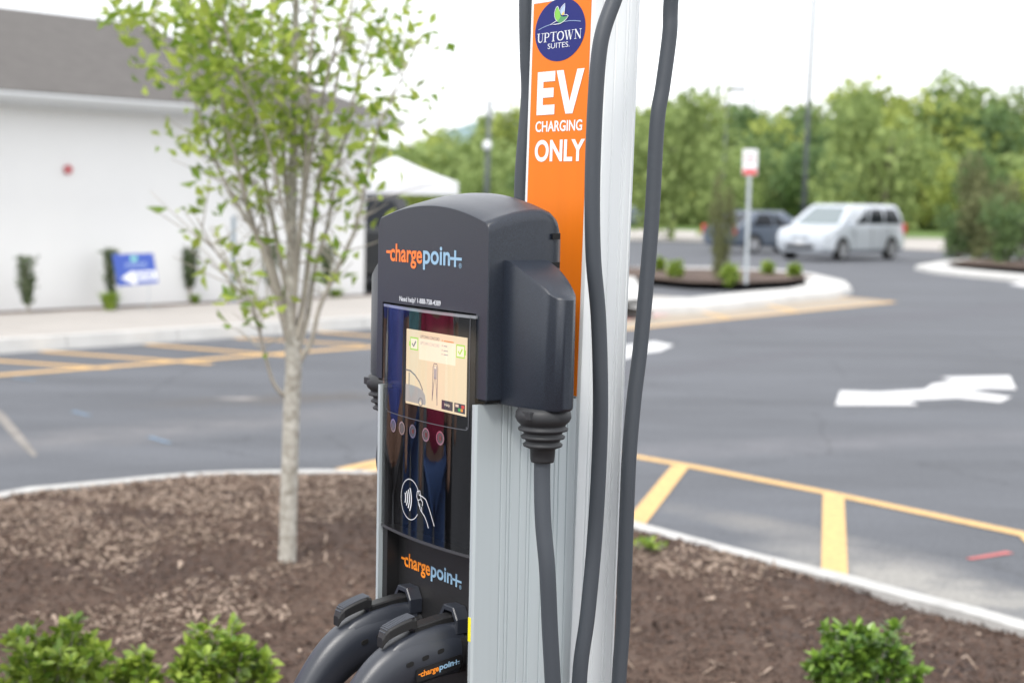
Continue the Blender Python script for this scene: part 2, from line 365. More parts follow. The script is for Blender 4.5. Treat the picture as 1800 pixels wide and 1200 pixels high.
# --- the building
bld = empty('white_building', BW(-5, 0, 0), 0, 'low white stucco building with grey shingle hip roof behind the young tree', 'building')
org = bld.location.copy()
def BL(s_, d, z): return BW(s_, d, z)-org
mb = MB(); mb.add([BL(-13,0,.0),BL(0,0,.0),BL(0,7,.0),BL(-13,7,.0),BL(-13,0,2.86),BL(0,0,2.86),BL(0,7,2.86),BL(-13,7,2.86)],
       [(4,5,6,7),(0,1,5,4),(1,2,6,5),(2,3,7,6),(3,0,4,7)]); mb.build('wall', M['wall'], bld)
ov = .4; ez = 2.98; D_ = 3.5; rz = 4.49; E_ = 1.9
mb = MB(); mb.add([BL(-13.4,-ov,ez),BL(ov,-ov,ez),BL(ov,7+ov,ez),BL(-13.4,7+ov,ez),BL(-13.4,D_,rz),BL(-E_,D_,rz)],
       [(0,1,5,4),(1,2,5),(2,3,4,5),(0,4,3)]); mb.build('roof', M['roof'], bld)
mb = MB(); mb.add([BL(-13.38,-ov+.02,ez-.17),BL(ov-.02,-ov+.02,ez-.17),BL(ov-.02,7+ov-.02,ez-.17),BL(-13.38,7+ov-.02,ez-.17),
                   BL(-13.38,-ov+.02,ez-.01),BL(ov-.02,-ov+.02,ez-.01),BL(ov-.02,7+ov-.02,ez-.01),BL(-13.38,7+ov-.02,ez-.01)],
       [(0,3,2,1),(0,1,5,4),(1,2,6,5),(2,3,7,6),(3,0,4,7)]); mb.build('fascia', M['trim'], bld)
rings = []
for s_ in (-13.4, ov):
    rings.append([BL(s_, -ov+.015+y, ez-.02+z) for (y, z) in ((0,0),(-.13,0),(-.135,-.03),(-.11,-.075),(-.07,-.12),(0,-.12))])
MB().loft(rings).build('gutter', M['gutter'], bld)
MB().obox(BL(-6.6,1.15,3.56), bw*.11, bn_*.11, Vector((0,0,.16))).build('roof_vent', M['trim'], bld, bevel=.02)
a = atY(118, 298, 1); p = BW(0,0,0)
def on_wall(x, y, off=0):
    d = ray(x, y); o_ = Vector((0,0,EYE)); q = BB-bn_*off; return o_+d*((q-o_).dot(bn_)/d.dot(bn_))
q = on_wall(118, 298, .0)-org
t = MB(); t.cyl(q-bn_*.05, bn_, .062, .05, 16); o = t.build('alarm_bell', mat('faded_alarm_red', (.50,.13,.14), .5), bld, bevel=.01)
# --- far lot: verge, kerb islands
struct(sheet('grass_verge', [G(700,404),G(1111,404),G(1330,409),G(1700,422),G(2100,440),G(2100,397),G(1700,392),G(1300,385),G(700,380)], -.012, M['grass']))
o = struct(sheet('far_pavement', [G(900,423),G(1111,423),G(1300,427),G(1700,444),G(2100,452),G(2100,440),G(1700,422),G(1330,409),G(1111,404),G(900,404)], .03, M['walk']))
def island(name, outer, z, kerbw, soil_z, label=None, soilmat=None, kerbmat=None):
    """raised kerb ring round a mulch bed; outer is a closed list of world xy (counter-clockwise)"""
    n = len(outer); P = [Vector((p[0], p[1])) for p in outer]
    ar = sum(P[i].x*P[(i+1) % n].y-P[(i+1) % n].x*P[i].y for i in range(n))
    if ar < 0: P = P[::-1]
    inn = []
    for i in range(n):
        t = (P[(i+1) % n]-P[i-1]).normalized(); inn.append(P[i]+Vector((-t.y, t.x))*kerbw)
    mid = [a*.82+b*.18 for a, b in zip(P, inn)]
    mb = MB(); mb.loft([[(p.x,p.y,-.02) for p in P], [(p.x,p.y,z*.75) for p in [a*.96+b*.04 for a, b in zip(P, inn)]], [(p.x,p.y,z) for p in mid], [(p.x,p.y,z) for p in inn], [(p.x,p.y,0) for p in inn]], (False, False))
    o = mb.build(name, kerbmat or M['concrete']); autosmooth(o, 50); return P, inn, o
# left far island (pale wide kerb, mulch in the middle)
pts = [(1040,545),(1110,541),(1230,536),(1300,530),(1400,518),(1470,512),(1500,504),(1490,493),(1440,482),(1380,475),(1250,470),(1110,470),(1040,472)]
pw = [G(x,y,.13) for x, y in pts]; pw = [tuple(p) for p in pw]
P_, I_, o = island('far_island_kerb', pw, .15, .9, 0); struct(o)
o = sheet('far_island_mulch', [G(x,y,.14) for x, y in ((1000,486),(1110,487),(1210,497),(1300,499),(1380,495),(1432,488),(1400,480),(1300,475),(1110,471),(1000,471))], .156, M['soil']); struct(o)
pts = [(1607,466),(1640,472),(1700,478),(1800,487),(1950,497),(2100,505),(2100,462),(1800,456),(1700,455),(1650,459)]
P_, I_, o = island('right_island_kerb', [tuple(G(x,y,.13)) for x, y in pts], .15, .7, 0); struct(o)
o = sheet('right_island_mulch', [G(x,y,.14) for x, y in ((1662,463),(1760,469),(1850,476),(2100,494),(2100,464),(1800,458),(1700,457))], .156, M['soil']); struct(o)
# --- near island under the charging station
ko = [(-3.1,3.0),(-3.35,5.2),(-3.2,7.3),(-2.73,8.43),(-2.49,8.67),(-2.23,8.87),(-1.95,9.07),(-1.65,9.21),(-1.33,9.29),(-1.05,9.33),(-.76,9.31),(-.35,9.15),(.1,8.72),(.4,8.33),(.64,8.01),(.94,7.6),(1.18,7.3),(1.42,7.02),(1.6,6.8),(1.77,6.57),(2.05,6.2),(2.6,5.2),(2.9,3.9),(3,2),(2.6,-2),(-2.6,-2)]
def dense(P, k=3):
    Q = spline([Vector((p[0], p[1], 0)) for p in P]+[Vector((P[0][0], P[0][1], 0))], k)[:-1]; return [(q.x, q.y) for q in Q]
ko = dense(ko)
P_, I_, o = island('kerb', ko, .13, .135, 0, kerbmat=mat('kerb_concrete', (.36, .355, .345), .9, nscale=7, col2=(.52, .515, .50), bump=.5, bscale=50)); struct(o)
poly = np.array([(p.x, p.y) for p in P_]); polyi = np.array([(p.x, p.y) for p in I_])
def inside(px, py, pl):
    r = np.zeros(len(px), bool); n = len(pl); j = n-1
    for i in range(n):
        xi, yi = pl[i]; xj, yj = pl[j]; c = ((yi > py) != (yj > py)) & (px < (xj-xi)*(py-yi)/(yj-yi+1e-12)+xi); r ^= c; j = i
    return r
def dist(px, py, pl):
    d = np.full(len(px), 1e9)
    for i in range(len(pl)):
        a = pl[i]; b = pl[(i+1) % len(pl)]; ab = b-a; t = np.clip(((px-a[0])*ab[0]+(py-a[1])*ab[1])/(ab@ab+1e-12), 0, 1)
        d = np.minimum(d, np.hypot(px-a[0]-t*ab[0], py-a[1]-t*ab[1]))
    return d
_ph = np.random.rand(12, 4)
def mz(x, y):
    x = np.asarray(x, float); y = np.asarray(y, float); d = dist(x.ravel(), y.ravel(), polyi).reshape(x.shape)
    h = .118+.06*(1-np.exp(-d/.5))
    for k in range(12):
        f = 1.3*1.35**k; h = h+.014/1.28**k*np.sin(f*(x*math.cos(_ph[k,0]*6.3)+y*math.sin(_ph[k,0]*6.3))+_ph[k,1]*6.3)
    return h
st_ = .05; gx = np.arange(-3.4, 3.2, st_); gy = np.arange(2.6, 9.4, st_); X, Y = np.meshgrid(gx, gy); ins = inside(X.ravel(), Y.ravel(), np.array([(p.x, p.y) for p in [a*(.47+.16*math.sin(i*1.7)*math.sin(i*.53+1))+b*(.53-.16*math.sin(i*1.7)*math.sin(i*.53+1)) for i, (a, b) in enumerate(zip(P_, I_))]])).reshape(X.shape)
Z = mz(X, Y)+(np.random.rand(*X.shape)-.5)*.012
idx = -np.ones(X.shape, int); V = []; Fc = []
for i in range(X.shape[0]):
    for j in range(X.shape[1]):
        if ins[i, j]: idx[i, j] = len(V); V.append((X[i,j], Y[i,j], Z[i,j]))
for i in range(X.shape[0]-1):
    for j in range(X.shape[1]-1):
        q = (idx[i,j], idx[i,j+1], idx[i+1,j+1], idx[i+1,j])
        if min(q) >= 0: Fc.append(q)
o = mesh('mulch_bed', V, Fc, M['soil'], smooth=True); struct(o)
o = sheet('mulch_bed', [(-3,-1.9),(2.8,-1.9),(2.9,2.65),(-2.95,2.65)], .16, M['soil']); struct(o)
def chips(name, n, m, size, keep=None):
    px = np.random.uniform(-3.3, 3.1, n*2); py = 9.4-6.2*np.random.rand(n*2)**.8
    ok = inside(px, py, polyi)
    if keep is not None: ok &= keep(px, py)
    px = px[ok][:n]; py = py[ok][:n]; k = len(px); pz = mz(px, py)+.008+.012*np.random.rand(k)
    a = np.random.rand(k)*6.283; L_ = size*np.exp(.5*np.random.randn(k)-.1).clip(.3, 2.6); w_ = size*(.14+.34*np.random.rand(k)); ti = np.random.randn(k)*.35
    d = np.stack([np.cos(a)*np.cos(ti), np.sin(a)*np.cos(ti), np.sin(ti)], 1); q = np.stack([-np.sin(a), np.cos(a), np.random.randn(k)*.3], 1)
    C_ = np.stack([px, py, pz], 1); up = np.array([0, 0, .004]); V = []
    for (i, j) in ((-1,-1),(1,-.6),(1.1,.7),(-.8,1)): V.append(C_+d*(L_/2*i)[:, None]+q*(w_/2*j)[:, None])
    V.append(C_+up*1.0)
    V = np.stack(V, 1).reshape(-1, 3); b = np.arange(k)*5
    T = np.stack([np.stack([b+i, b+(i+1) % 4, b+4], 1) for i in range(4)], 1).reshape(-1, 3)
    me = bpy.data.meshes.new(name); me.from_pydata(V.tolist(), [], T.tolist()); me.materials.append(m); o = link(bpy.data.objects.new(name, me)); o['kind'] = 'stuff'; return o
def patch(px, py):
    w1 = px+.35*np.sin(py*2.3+1)+.15*np.sin(py*6+px*5); w2 = py+.3*np.sin(px*2.7)+.12*np.sin(px*7-py*4)
    v = .9*np.sin(w1*2.2+.4)*np.cos(w2*2.6+.6)+.45*np.sin(w1*5.1+w2*4.3)+.95*np.clip(py-6.9, -.8, 1.6)-.45*(px > .3)+.20
    return v > np.random.rand(len(px))*.9-.05
tag(chips('mulch_chips', 900, M['chip_pale'], .045), 'scattered larger pale wood chips lying on the mulch', 'mulch')
tag(chips('mulch_chips', 52000, M['chip'], .023), 'dark brown shredded bark mulch over the planting island', 'mulch')
tag(chips('mulch_chips', 34000, M['chip_pale'], .026, patch), 'paler dry bark flakes lying in patches on the mulch', 'mulch')

# ================================================================== PAINT ON THE ASPHALT
def strip(a, b, w, wb=None):
    """painted line between two pixel-surveyed points with real widths in metres"""
    A_ = G(*a); B_ = G(*b); t = (B_-A_).normalized(); q = Vector((-t.y, t.x, 0)); wb = wb or w
    return [A_-q*w/2, A_+q*w/2, B_+q*wb/2, B_-q*wb/2]
def marking(name, plist, m, label, group=None, cat='road marking', parts='line'):
    c = sum((p for q in plist for p in q), Vector())/sum(len(q) for q in plist); c.z = 0
    if len(plist) == 1:
        o = sheet(name, [p-c for p in plist[0]], .004, m); o.location = c; return tag(o, label, cat, group)
    e = empty(name, c, 0, label, cat, group)
    for k, q in enumerate(plist): sheet(parts, [p-c for p in q], .004+.0006*k, m, e)
    return e
marking('hatched_marking', [strip((-60,664),(700,606),.16), strip((-40,632),(190,648),.14), strip((73,618),(372,640),.14), strip((257,606),(505,626),.14), strip((414,595),(640,607),.14), strip((560,584),(720,597),.14)],
        M['yellow'], 'amber hatched no parking lines along the kerb in front of the white building', parts='stripe')
near = [strip((1085,797),(1205,818),.11), strip((1203,817.5),(1447,865),.11), strip((1445,864.6),(1830,946),.11), strip((1196,820),(1090,953),.115,.12), strip((1465,870),(1467,1012),.125), strip((1812,944),(1880,1015),.12)]
marking('hatched_marking', near, M['yellow'], 'yellow hatched lines on the asphalt right of the charging station beside the island kerb', parts='stripe')
marking('hatched_marking', [strip((560,850),(700,813),.11), strip((600,826),(760,792),.11)], M['yellow'], 'short end of yellow line behind the tree trunk at the kerb', parts='stripe')
far = [strip((1040,585),(1572,531),.13), strip((1572,531),(1440,518),.11), strip((1400,548),(1330,532),.12), strip((1280,559),(1200,541),.12)]
fill = sheet('tan_surface', [G(1040,585),G(1572,531),G(1440,517),G(1300,533),G(1040,547)], .002, mat('tan_surface', (.33,.28,.22), .9, nscale=3, namt=.1)); struct(fill)
marking('hatched_marking', far, M['yellow'], 'pale yellow triangular line around the tan area at the far island', parts='stripe')
z8 = lambda L_: [G(1100+x/1.874, 560+y/1.874) for x, y in L_]
marking('arrow_marking', [z8([(690,286),(965,286),(930,271),(1090,262),(1235,276),(1271,258),(1125,238),(1190,231),(1287,234),(1265,188),(1035,193),(1078,205),(1010,215),(985,233),(830,242),(706,238)])], M['white_paint'], 'white forked turn arrow painted on the asphalt at right')
marking('arrow_marking', [[G(*p) for p in ((1060,612),(1100,607),(1150,600),(1184,607),(1160,618),(1130,621),(1098,632),(1060,634))]], M['white_paint'], 'white arrow tip painted beside the station pole, mostly hidden by the cables')
marking('arrow_marking', [[G(*p) for p in ((1772,499),(1820,493),(1860,500),(1820,508))]], M['white_paint'], 'small white marking on the asphalt at the right edge')
marking('paint_mark', [[G(*p) for p in ((1098,550),(1180,543),(1205,549),(1100,564))]], mat('pink_paint', (.60,.30,.30), .8, nscale=6, namt=.25), 'faded red paint patch by the kerb of the far island')
marking('paint_mark', [strip((1702,983),(1775,971),.035,.05)], M['red_paint'], 'red spray dash on the asphalt at lower right', cat='paint mark')
for p, l in (((24,664,62,668), 'light blue survey dash touching the amber line at left'), ((128,723,158,731), 'small light blue survey dash in the middle of the left asphalt'), ((262,768,299,779), 'larger light blue survey dash nearest the island kerb')):
    marking('paint_mark', [strip(p[:2], p[2:], .05, .035)], M['blue_paint'], l, cat='paint mark', group='blue survey dashes on the asphalt')
o = sheet('dried_mud_streak', [G(*p) for p in ((-20,705),(10,730),(40,765),(66,800),(58,803),(28,775),(0,742),(-20,730))], .0025, M['dust']); struct(o)

# ================================================================== CHARGING STATION (local: x to the right of its front, y into it, z up)
ST = empty('charging_station', (-.13689, 2.4979, .17), math.radians(-55.881), 'charcoal headed electric vehicle charging station with silver aluminium post, screen and orange pole sign', 'charging station')
def rrect(x0, x1, y0, y1, r, n=6):
    P = []
    for cx, cy, a in ((x1-r, y0+r, -90), (x1-r, y1-r, 0), (x0+r, y1-r, 90), (x0+r, y0+r, 180)):
        for k in range(n+1):
            t = math.radians(a+90*k/n); P.append((cx+r*math.cos(t), cy+r*math.sin(t)))
    return P
# aluminium housing: U shaped extrusion with grooves
def grooved(x, y0, y1, gro, depth=.0018, hw=.0011, sgn=1):
    P = [(x, y0)]
    for g in gro: P += [(x, g-hw*1.6), (x-sgn*depth, g-hw*.6), (x-sgn*depth, g+hw*.6), (x, g+hw*1.6)]
    P.append((x, y1)); return P
gr = [.049, .060, .066, .084, .098, .104, .126, .148, .156, .172]
right = grooved(.15, .004, .173, gr)
arcR = [(.12+.03*math.cos(math.radians(a)), .173+.03*math.sin(math.radians(a))) for a in range(15, 91, 15)]
arcL = [(-x, y) for x, y in arcR[::-1]]; left = [(-x, y) for x, y in right[::-1]]
prof = [(.141, 0), (.148, 0)]+right+arcR+arcL+left+[(-.148, 0), (-.141, 0), (-.141, .16), (.141, .16)]
bm = bmesh.new(); zt = 1.268
for z in (0, zt): pass
mb = MB(); mb.loft([[(x, y, 0) for x, y in prof], [(x, y, zt) for x, y in prof]], (False, False))
o = mb.build('aluminium_housing', M['alu'], ST); autosmooth(o, 25)
# fill of the housing's top end
mb = MB(); zc = zt-.0005
mb.add([(.1412,.001,zc),(.1478,.001,zc),(.1478,.17,zc),(.1412,.17,zc)], [(0,1,2,3)]); mb.add([(-.1478,.001,zc),(-.1412,.001,zc),(-.1412,.17,zc),(-.1478,.17,zc)], [(0,1,2,3)])
mb.add([(-.1411,.161,zc),(.1411,.161,zc),(.1411,.17,zc),(-.1411,.17,zc)], [(0,1,2,3)]); mb.build('top_cap', M['alu'], ST)
MB().box((-.19,-.03,0),(.19,.23,.012)).build('base_plate', M['alu'], ST, bevel=.003)
MB().box((-.1405,.03,.02),(.1405,.155,1.262)).build('inner_panel', M['black'], ST)
MB().box((-.1405,.008,.02),(-.125,.0295,1.262)).build('inner_rail', M['black'], ST); MB().box((.125,.008,.02),(.1405,.0295,1.262)).build('inner_rail', M['black'], ST)
# --- head: arched box, lofted from front to back
def head_ring(w, zb, h0, zsh, crown, inset=0):
    """front outline: bottom corners, straight sides to shoulder zsh, rounded shoulder, crowned top"""
    P = [(w, zb), (w, zb+(zsh-zb)*.5), (w, zsh)]
    r = .015
    for k in range(1, 6):
        t = math.radians(90*k/6); P.append((w-r+r*math.cos(t), zsh+.018*math.sin(t)))
    n = 18
    x1 = w-r
    for k in range(n+1):
        x = x1*(1-2*k/n); P.append((x, zsh+.018+crown*(1-(abs(x)/x1)**2.0)))
    Q = [(-x, z) for x, z in P[:8]][::-1]
    return P+Q
def hring(y, w, zb, zsh, crown): return [(x, y, z) for x, z in head_ring(w, zb, 0, zsh, crown)]
ZB = 1.277
rings = []
for y, w, dz, cr_ in ((.007,.1665,0,.0295),(.0085,.168,.001,.0300),(.03,.168,.007,.031),(.06,.168,.013,.031),(.09,.168,.0165,.031),(.108,.168,.0165,.031),(.124,.1655,.0135,.0305),(.140,.158,.006,.029),(.153,.146,-.006,.026),(.162,.130,-.022,.022),(.167,.110,-.043,.016)):
    rings.append(hring(y, w, ZB, 1.525+dz*1.25, cr_*.72))
# outer shell without the front opening: front face made as a frame round the display opening
mb = MB(); mb.loft(rings, (False, True), closed=False); w_ = .155; mb.add([(-w_,.0312,ZB),(w_,.0312,ZB),(w_,.14,ZB),(-w_,.14,ZB)], [(0,3,2,1)]); o = mb.build('head_shell', M['head'], ST); autosmooth(o, 40)
fr = rings[0]; OX0, OX1, OZ = -.149, .136, 1.4045
bm = bmesh.new()
outer = [(p[0], p[2]) for p in fr]          # starts at right bottom, goes up and over to left bottom
V = []; Fc = []
zc_ = [p for p in outer]
def top_at(x):
    best = OZ
    for i in range(len(outer)-1):
        (xa, za), (xb, zb2) = outer[i], outer[i+1]
        if (xa-x)*(xb-x) <= 0 and abs(xa-xb) > 1e-9 and max(za, zb2) > 1.5:
            best = max(best, za+(zb2-za)*(x-xa)/(xb-xa))
    return best
xr = sorted({round(p[0], 6) for p in outer if p[1] > 1.52}|{OX0, OX1}); ws = .1665
cols = [(x, ZB if (x <= OX0 or x >= OX1) else OZ, top_at(x) if abs(x) < ws-1e-4 else 1.525) for x in xr]
for i in range(len(cols)-1):
    (xa, ba, ta), (xb, bb, tb) = cols[i], cols[i+1]
    zlow = OZ if (xa >= OX0-1e-6 and xb <= OX1+1e-6) else ZB
    vs = [bm.verts.new((xa, .007, zlow)), bm.verts.new((xb, .007, zlow)), bm.verts.new((xb, .007, tb)), bm.verts.new((xa, .007, ta))]
    bm.faces.new(vs)
bmesh.ops.remove_doubles(bm, verts=bm.verts[:], dist=1e-6)
from_bm('head_front', bm, M['head'], ST)
mb = MB()   # returns of the opening
mb.add([(OX0,.007,ZB),(OX0,.007,OZ),(OX1,.007,OZ),(OX1,.007,ZB),(OX0,.031,ZB),(OX0,.031,OZ),(OX1,.031,OZ),(OX1,.031,ZB)], [(0,1,5,4),(1,2,6,5),(2,3,7,6)])
mb.build('opening_return', M['black'], ST)
MB().box((-.165,.01,ZB-.004),(-.1415,.16,ZB+.001)).build('head_gasket', M['deep'], ST); MB().box((.1415,.01,ZB-.004),(.165,.16,ZB+.001)).build('head_gasket', M['deep'], ST)
# vent slots on the rounded back corner
for z in (1.522, 1.478):
    mb = MB(); mb.obox((.1625,.1335,z), Vector((.35,-.2,0)).normalized()*.0022, Vector((.42,-.9,0)).normalized()*.012, (0,0,.0045)); mb.build('vent_slot', M['deep'], ST)
# --- display recess, screen, glass
MB().box((OX0+.002,.0225,1.035),(OX1+.004,.030,1.402)).build('display_backing', mat('display_black', (.008,.008,.010), .25), ST)
def P_front(y): return lambda x, z, k=0: (x, y-k, z)
SY = .0212
scr = mesh('screen', [(-.094,SY,1.242),(.091,SY,1.242),(.091,SY,1.364),(-.094,SY,1.364)], [(0,1,2,3)], emit('screen_beige', (.62,.50,.34), .85), ST)
pf = P_front(SY-.0003)
def scq(u0, v0, u1, v1, m, name='screen_graphic', k=.0003):  # u,v 0..1 over the screen
    y = SY-k; x0 = -.094+.185*u0; x1 = -.094+.185*u1; z0 = 1.242+.122*v0; z1 = 1.242+.122*v1
    return mesh(name, [(x0,y,z0),(x1,y,z0),(x1,y,z1),(x0,y,z1)], [(0,1,2,3)], m, scr)
def scp(u, v): return (-.094+.185*u, 1.242+.122*v)
pale = emit('screen_pale', (.74,.62,.47), .85); grey = emit('screen_grey', (.17,.16,.17), .7); gren = emit('screen_green', (.32,.55,.06), .8); dk = emit('screen_dark', (.05,.05,.07), .6)
greyl = emit('screen_light_grey', (.36,.34,.33), .7)
scq(.22,.62,.82,.90, pale, 'message_panel')
for u0, v0, c in ((.07,.73,gren),(.83,.73,gren)):
    scq(u0,v0,u0+.135,v0+.17, c, 'battery_icon', .0004); scq(u0+.012,v0+.018,u0+.123,v0+.152, pale, 'icon_face', .0006)
    ribbons('check_mark', [[scp(u0+.035,v0+.085),scp(u0+.06,v0+.05),scp(u0+.10,v0+.12)]], P_front(SY-.0008), grey if u0 < .5 else gren, scr, w=.0032)
scq(.205-.155,.775,.07,.84, gren, 'battery_tip', .0005); scq(.965,.775,.982,.84, gren, 'battery_tip', .0005)
tf = lambda x, z: (x, SY-.0006, z)
a0 = scp(.245,.905); a1 = scp(.56,.945); text_box('screen_text', 'UPTOWN CONCORD', a0[0], a1[0], a0[1], a1[1], tf, grey, scr, bold=.01)
a0 = scp(.245,.82); a1 = scp(.56,.86); text_box('screen_text', 'UPTOWN CONCORD', a0[0], a1[0], a0[1], a1[1], tf, greyl, scr)
for v, u1, m_ in ((.905,.79,emit('screen_red', (.6,.2,.06), .8)),(.84,.69,greyl),(.78,.70,greyl),(.73,.70,greyl)):
    scq(.60,v,.612,v+.022, m_, 'bullet', .0006); scq(.63,v+.002,u1,v+.016, m_, 'text_line', .0006)
# charger pictogram
pc = lambda L_: [scp(*q) for q in L_]
ribbons('charger_drawing', [pc([(.455,.11),(.462,.55),(.478,.60),(.525,.60),(.54,.55),(.535,.06)]), pc([(.455,.11),(.488,.42)]), pc([(.54,.07),(.51,.42)])], P_front(SY-.0006), grey, scr, w=.0016)
scq(.475,.40,.525,.57, greyl, 'charger_body', .0005); scq(.487,.535,.512,.565, pale, 'charger_top', .0007)
ribbons('car_drawing', [pc([(0,.45),(.08,.445),(.16,.40),(.24,.32),(.295,.22)]), pc([(.06,.25),(.06,.42)])], P_front(SY-.0006), grey, scr, w=.0026)
polys('car_body_drawing', [pc([(0,.03),(0,.26),(.1,.26),(.2,.25),(.29,.22),(.335,.16),(.35,.07),(.34,.03),(.28,.03),(.26,.08),(.22,.03)])], P_front(SY-.0005), greyl, scr)
ribbons('wheel_drawing', [['c']+[scp(.265+.035*math.cos(t), .06+.05*math.sin(t)) for t in np.linspace(0, 6.1, 20)]], P_front(SY-.0008), grey, scr, w=.0018)
scq(.61,.03,.79,.15, dk, 'help_button', .0005); a0 = scp(.66,.07); a1 = scp(.745,.115); text_box('button_text', 'Help', a0[0], a1[0], a0[1], a1[1], lambda x, z: (x, SY-.0008, z), pale, scr)
scq(.815,.03,.985,.15, dk, 'language_button', .0005)
scq(.835,.10,.885,.135, emit('flag_tan', (.7,.5,.4), .7), 'flag', .0008); scq(.93,.095,.975,.135, emit('flag_red', (.6,.06,.05), .7), 'flag', .0008); scq(.88,.05,.92,.09, emit('flag_green', (.05,.35,.08), .7), 'flag', .0010); scq(.92,.05,.955,.09, emit('flag_orange', (.7,.25,.06), .7), 'flag', .0009)
# bowed cover glass
def gy(x, off=0): return .0045-.0115*(1-min(1, abs((x+.0)/.1405))**2)-off
n = 28; V = []; xs = [-.1405+.281*i/n for i in range(n+1)]
xs = [-.1405+.281*i/n for i in range(n+1)]
for z in (1.036, 1.40): V += [(x, gy(x), z) for x in xs]
Fc = [(i, i+1, n+2+i, n+1+i) for i in range(n)]
# back face gives the sheet its thickness
k = len(V)
for z in (1.036, 1.40): V += [(x, gy(x)+.002, z) for x in xs]
Fc2 = [(k+i, k+n+1+i, k+n+2+i, k+i+1) for i in range(n)]
g = mesh('display_cover', V[:k], Fc, GLASS, ST, smooth=True)
mb = MB(); rr = [[(x, gy(x)-.0006, 1.036), (x, gy(x)-.0006, 1.0315), (x, .024, 1.0315), (x, .024, 1.036)] for x in xs]; mb.loft(rr); mb.build('cover_bottom_edge', mat('edge_grey', (.05,.05,.055), .3), ST)
mb = MB(); rr = [[(x, gy(x)-.0004, 1.3975), (x, gy(x)-.0004, 1.402), (x, .020, 1.402), (x, .020, 1.3975)] for x in xs]; mb.loft(rr); mb.build('cover_top_edge', mat('edge_clear', (.22,.23,.25), .12, coat=1), ST)
pg = lambda x, z, kk=0: (x, gy(x)-.0008-kk, z)
# raised rectangle round the screen
rect = [(-.120,1.40),(-.124,1.245),(-.118,1.230),(-.09,1.2265),(.105,1.2265),(.123,1.231),(.128,1.245),(.128,1.40)]
rs = spline([(x, 0, z) for x, z in rect], 5)
ribbons('screen_surround_line', [[(p.x, p.z) for p in rs]], pg, mat('surround_line', (.10,.105,.12), .3), ST, w=.0012)
for k, x in enumerate((-.088,-.055,-.018,.023,.063)):
    x = x-.004; zc = 1.2065
    b_ = ribbons('button_ring', [['c']+[(x+.0095*math.cos(t), zc+.0098*math.sin(t)) for t in np.linspace(0, 2*math.pi*23/24, 24)]], pg, M['chrome'], ST, w=.0026)
    polys('button_face', [[(x+.0078*math.cos(t), zc+.0085*math.sin(t)) for t in np.linspace(0, 2*math.pi*19/20, 20)]], lambda a, b, kk=0: (a, gy(a)-.0005, b), mat('button_face', (.16,.16,.17), .15, metal=.6, coat=.6), b_)
    if k >= 2: polys('button_light', [[(x+.001+.003*math.cos(t), zc+.004*math.sin(t)) for t in np.linspace(0, 5.9, 12)]], lambda a, b, kk=0: (a, gy(a)-.0009, b), M['redled'], b_)
# tap-to-pay symbol
cx, cz = -.027, 1.096
S_ = [['c']+[(cx+.031*math.cos(t), cz+.0335*math.sin(t)) for t in np.linspace(.30, 2*math.pi-.55, 40)]]
S_ = [[(cx+.031*math.cos(t), cz+.0325*math.sin(t)) for t in np.linspace(.35, 2*math.pi-.65, 44)]]
o = ribbons('payment_symbol', S_, pg, M['print'], ST, w=.0011)
ribbons('payment_waves', [[(cx-.031+r*math.cos(math.radians(a)), cz+r*1.0*math.sin(math.radians(a))) for a in np.linspace(-h_, h_, 10)] for r, h_ in ((.016,30),(.0225,31),(.029,31),(.0355,31))], pg, M['print'], ST, w=.0027)
hx = [(.002,1.108),(.012,1.107),(.022,1.104),(.034,1.088),(.047,1.066)]
hand = [hx, [(-.004,1.113),(.004,1.115),(.008,1.102),(-.002,1.099),(-.0055,1.104),(-.004,1.113)], [(-.001,1.099),(.001,1.092),(.006,1.088)], [(.004,1.095),(.005,1.087),(.010,1.082)], [(.010,1.090),(.011,1.082),(.019,1.077),(.026,1.069),(.031,1.060)], [(.008,1.102),(.013,1.098),(.012,1.092)]]
ribbons('payment_hand', hand, pg, M['print'], ST, w=.0014)
# --- printed brand marks
def charge_logo(parent, x0, z0, sc, place, mo=None, mb_=None, bold=.021):
    """x0,z0: left end and baseline; sc: metres per unit (unit = full mark width)"""
    u = sc
    text_box('logo_print', 'charge', x0+.055*u, x0+.492*u, z0-.043*u, z0+.121*u, place, mo or M['logo_o'], parent, bold=bold)
    text_box('logo_print', 'poin', x0+.506*u, x0+.855*u, z0-.043*u, z0+.121*u, place, mb_ or M['logo_b'], parent, bold=bold)
    pl = lambda x, z, k=0: place(x, z)
    P3 = [[(x0+.0*u, z0+.060*u), (x0+.072*u, z0+.060*u)]]
    ribbons('logo_dash', P3, pl, mo or M['logo_o'], parent, w=.020*u)
    pl2 = lambda x, z, k=0: tuple(Vector(place(x, z))+(Vector(place(x, z))-Vector(place(x, z)))*0)
    V = [(x0+.835*u, z0+.039*u), (x0+1.0*u, z0+.039*u), (x0+1.0*u, z0+.057*u), (x0+.835*u, z0+.057*u)]
    polys('logo_plus', [V[:2]+[(x0+1.0*u, z0+.058*u), (x0+.835*u, z0+.058*u)], [(x0+.905*u, z0-.006*u), (x0+.930*u, z0-.006*u), (x0+.930*u, z0+.0385*u), (x0+.905*u, z0+.0385*u)], [(x0+.905*u, z0+.0585*u), (x0+.930*u, z0+.0585*u), (x0+.930*u, z0+.104*u), (x0+.905*u, z0+.104*u)]], pl, mb_ or M['logo_b'], parent)
    text_box('trademark_print', '®', x0+.965*u, x0+1.0*u, z0-.012*u, z0+.022*u, place, mb_ or M['logo_b'], parent)
charge_logo(ST, -.138, 1.4735, .232, lambda x, z: (x, .0064, z))
text_box('help_print', 'Need help? 1-888-758-4389', -.093, .0345, 1.4070, 1.4175, lambda x, z: (x, .0064, z), M['print'], ST, bold=.008)
charge_logo(ST, -.115, .9685, .188, lambda x, z: (x, .0294, z), M['logo_o2'])
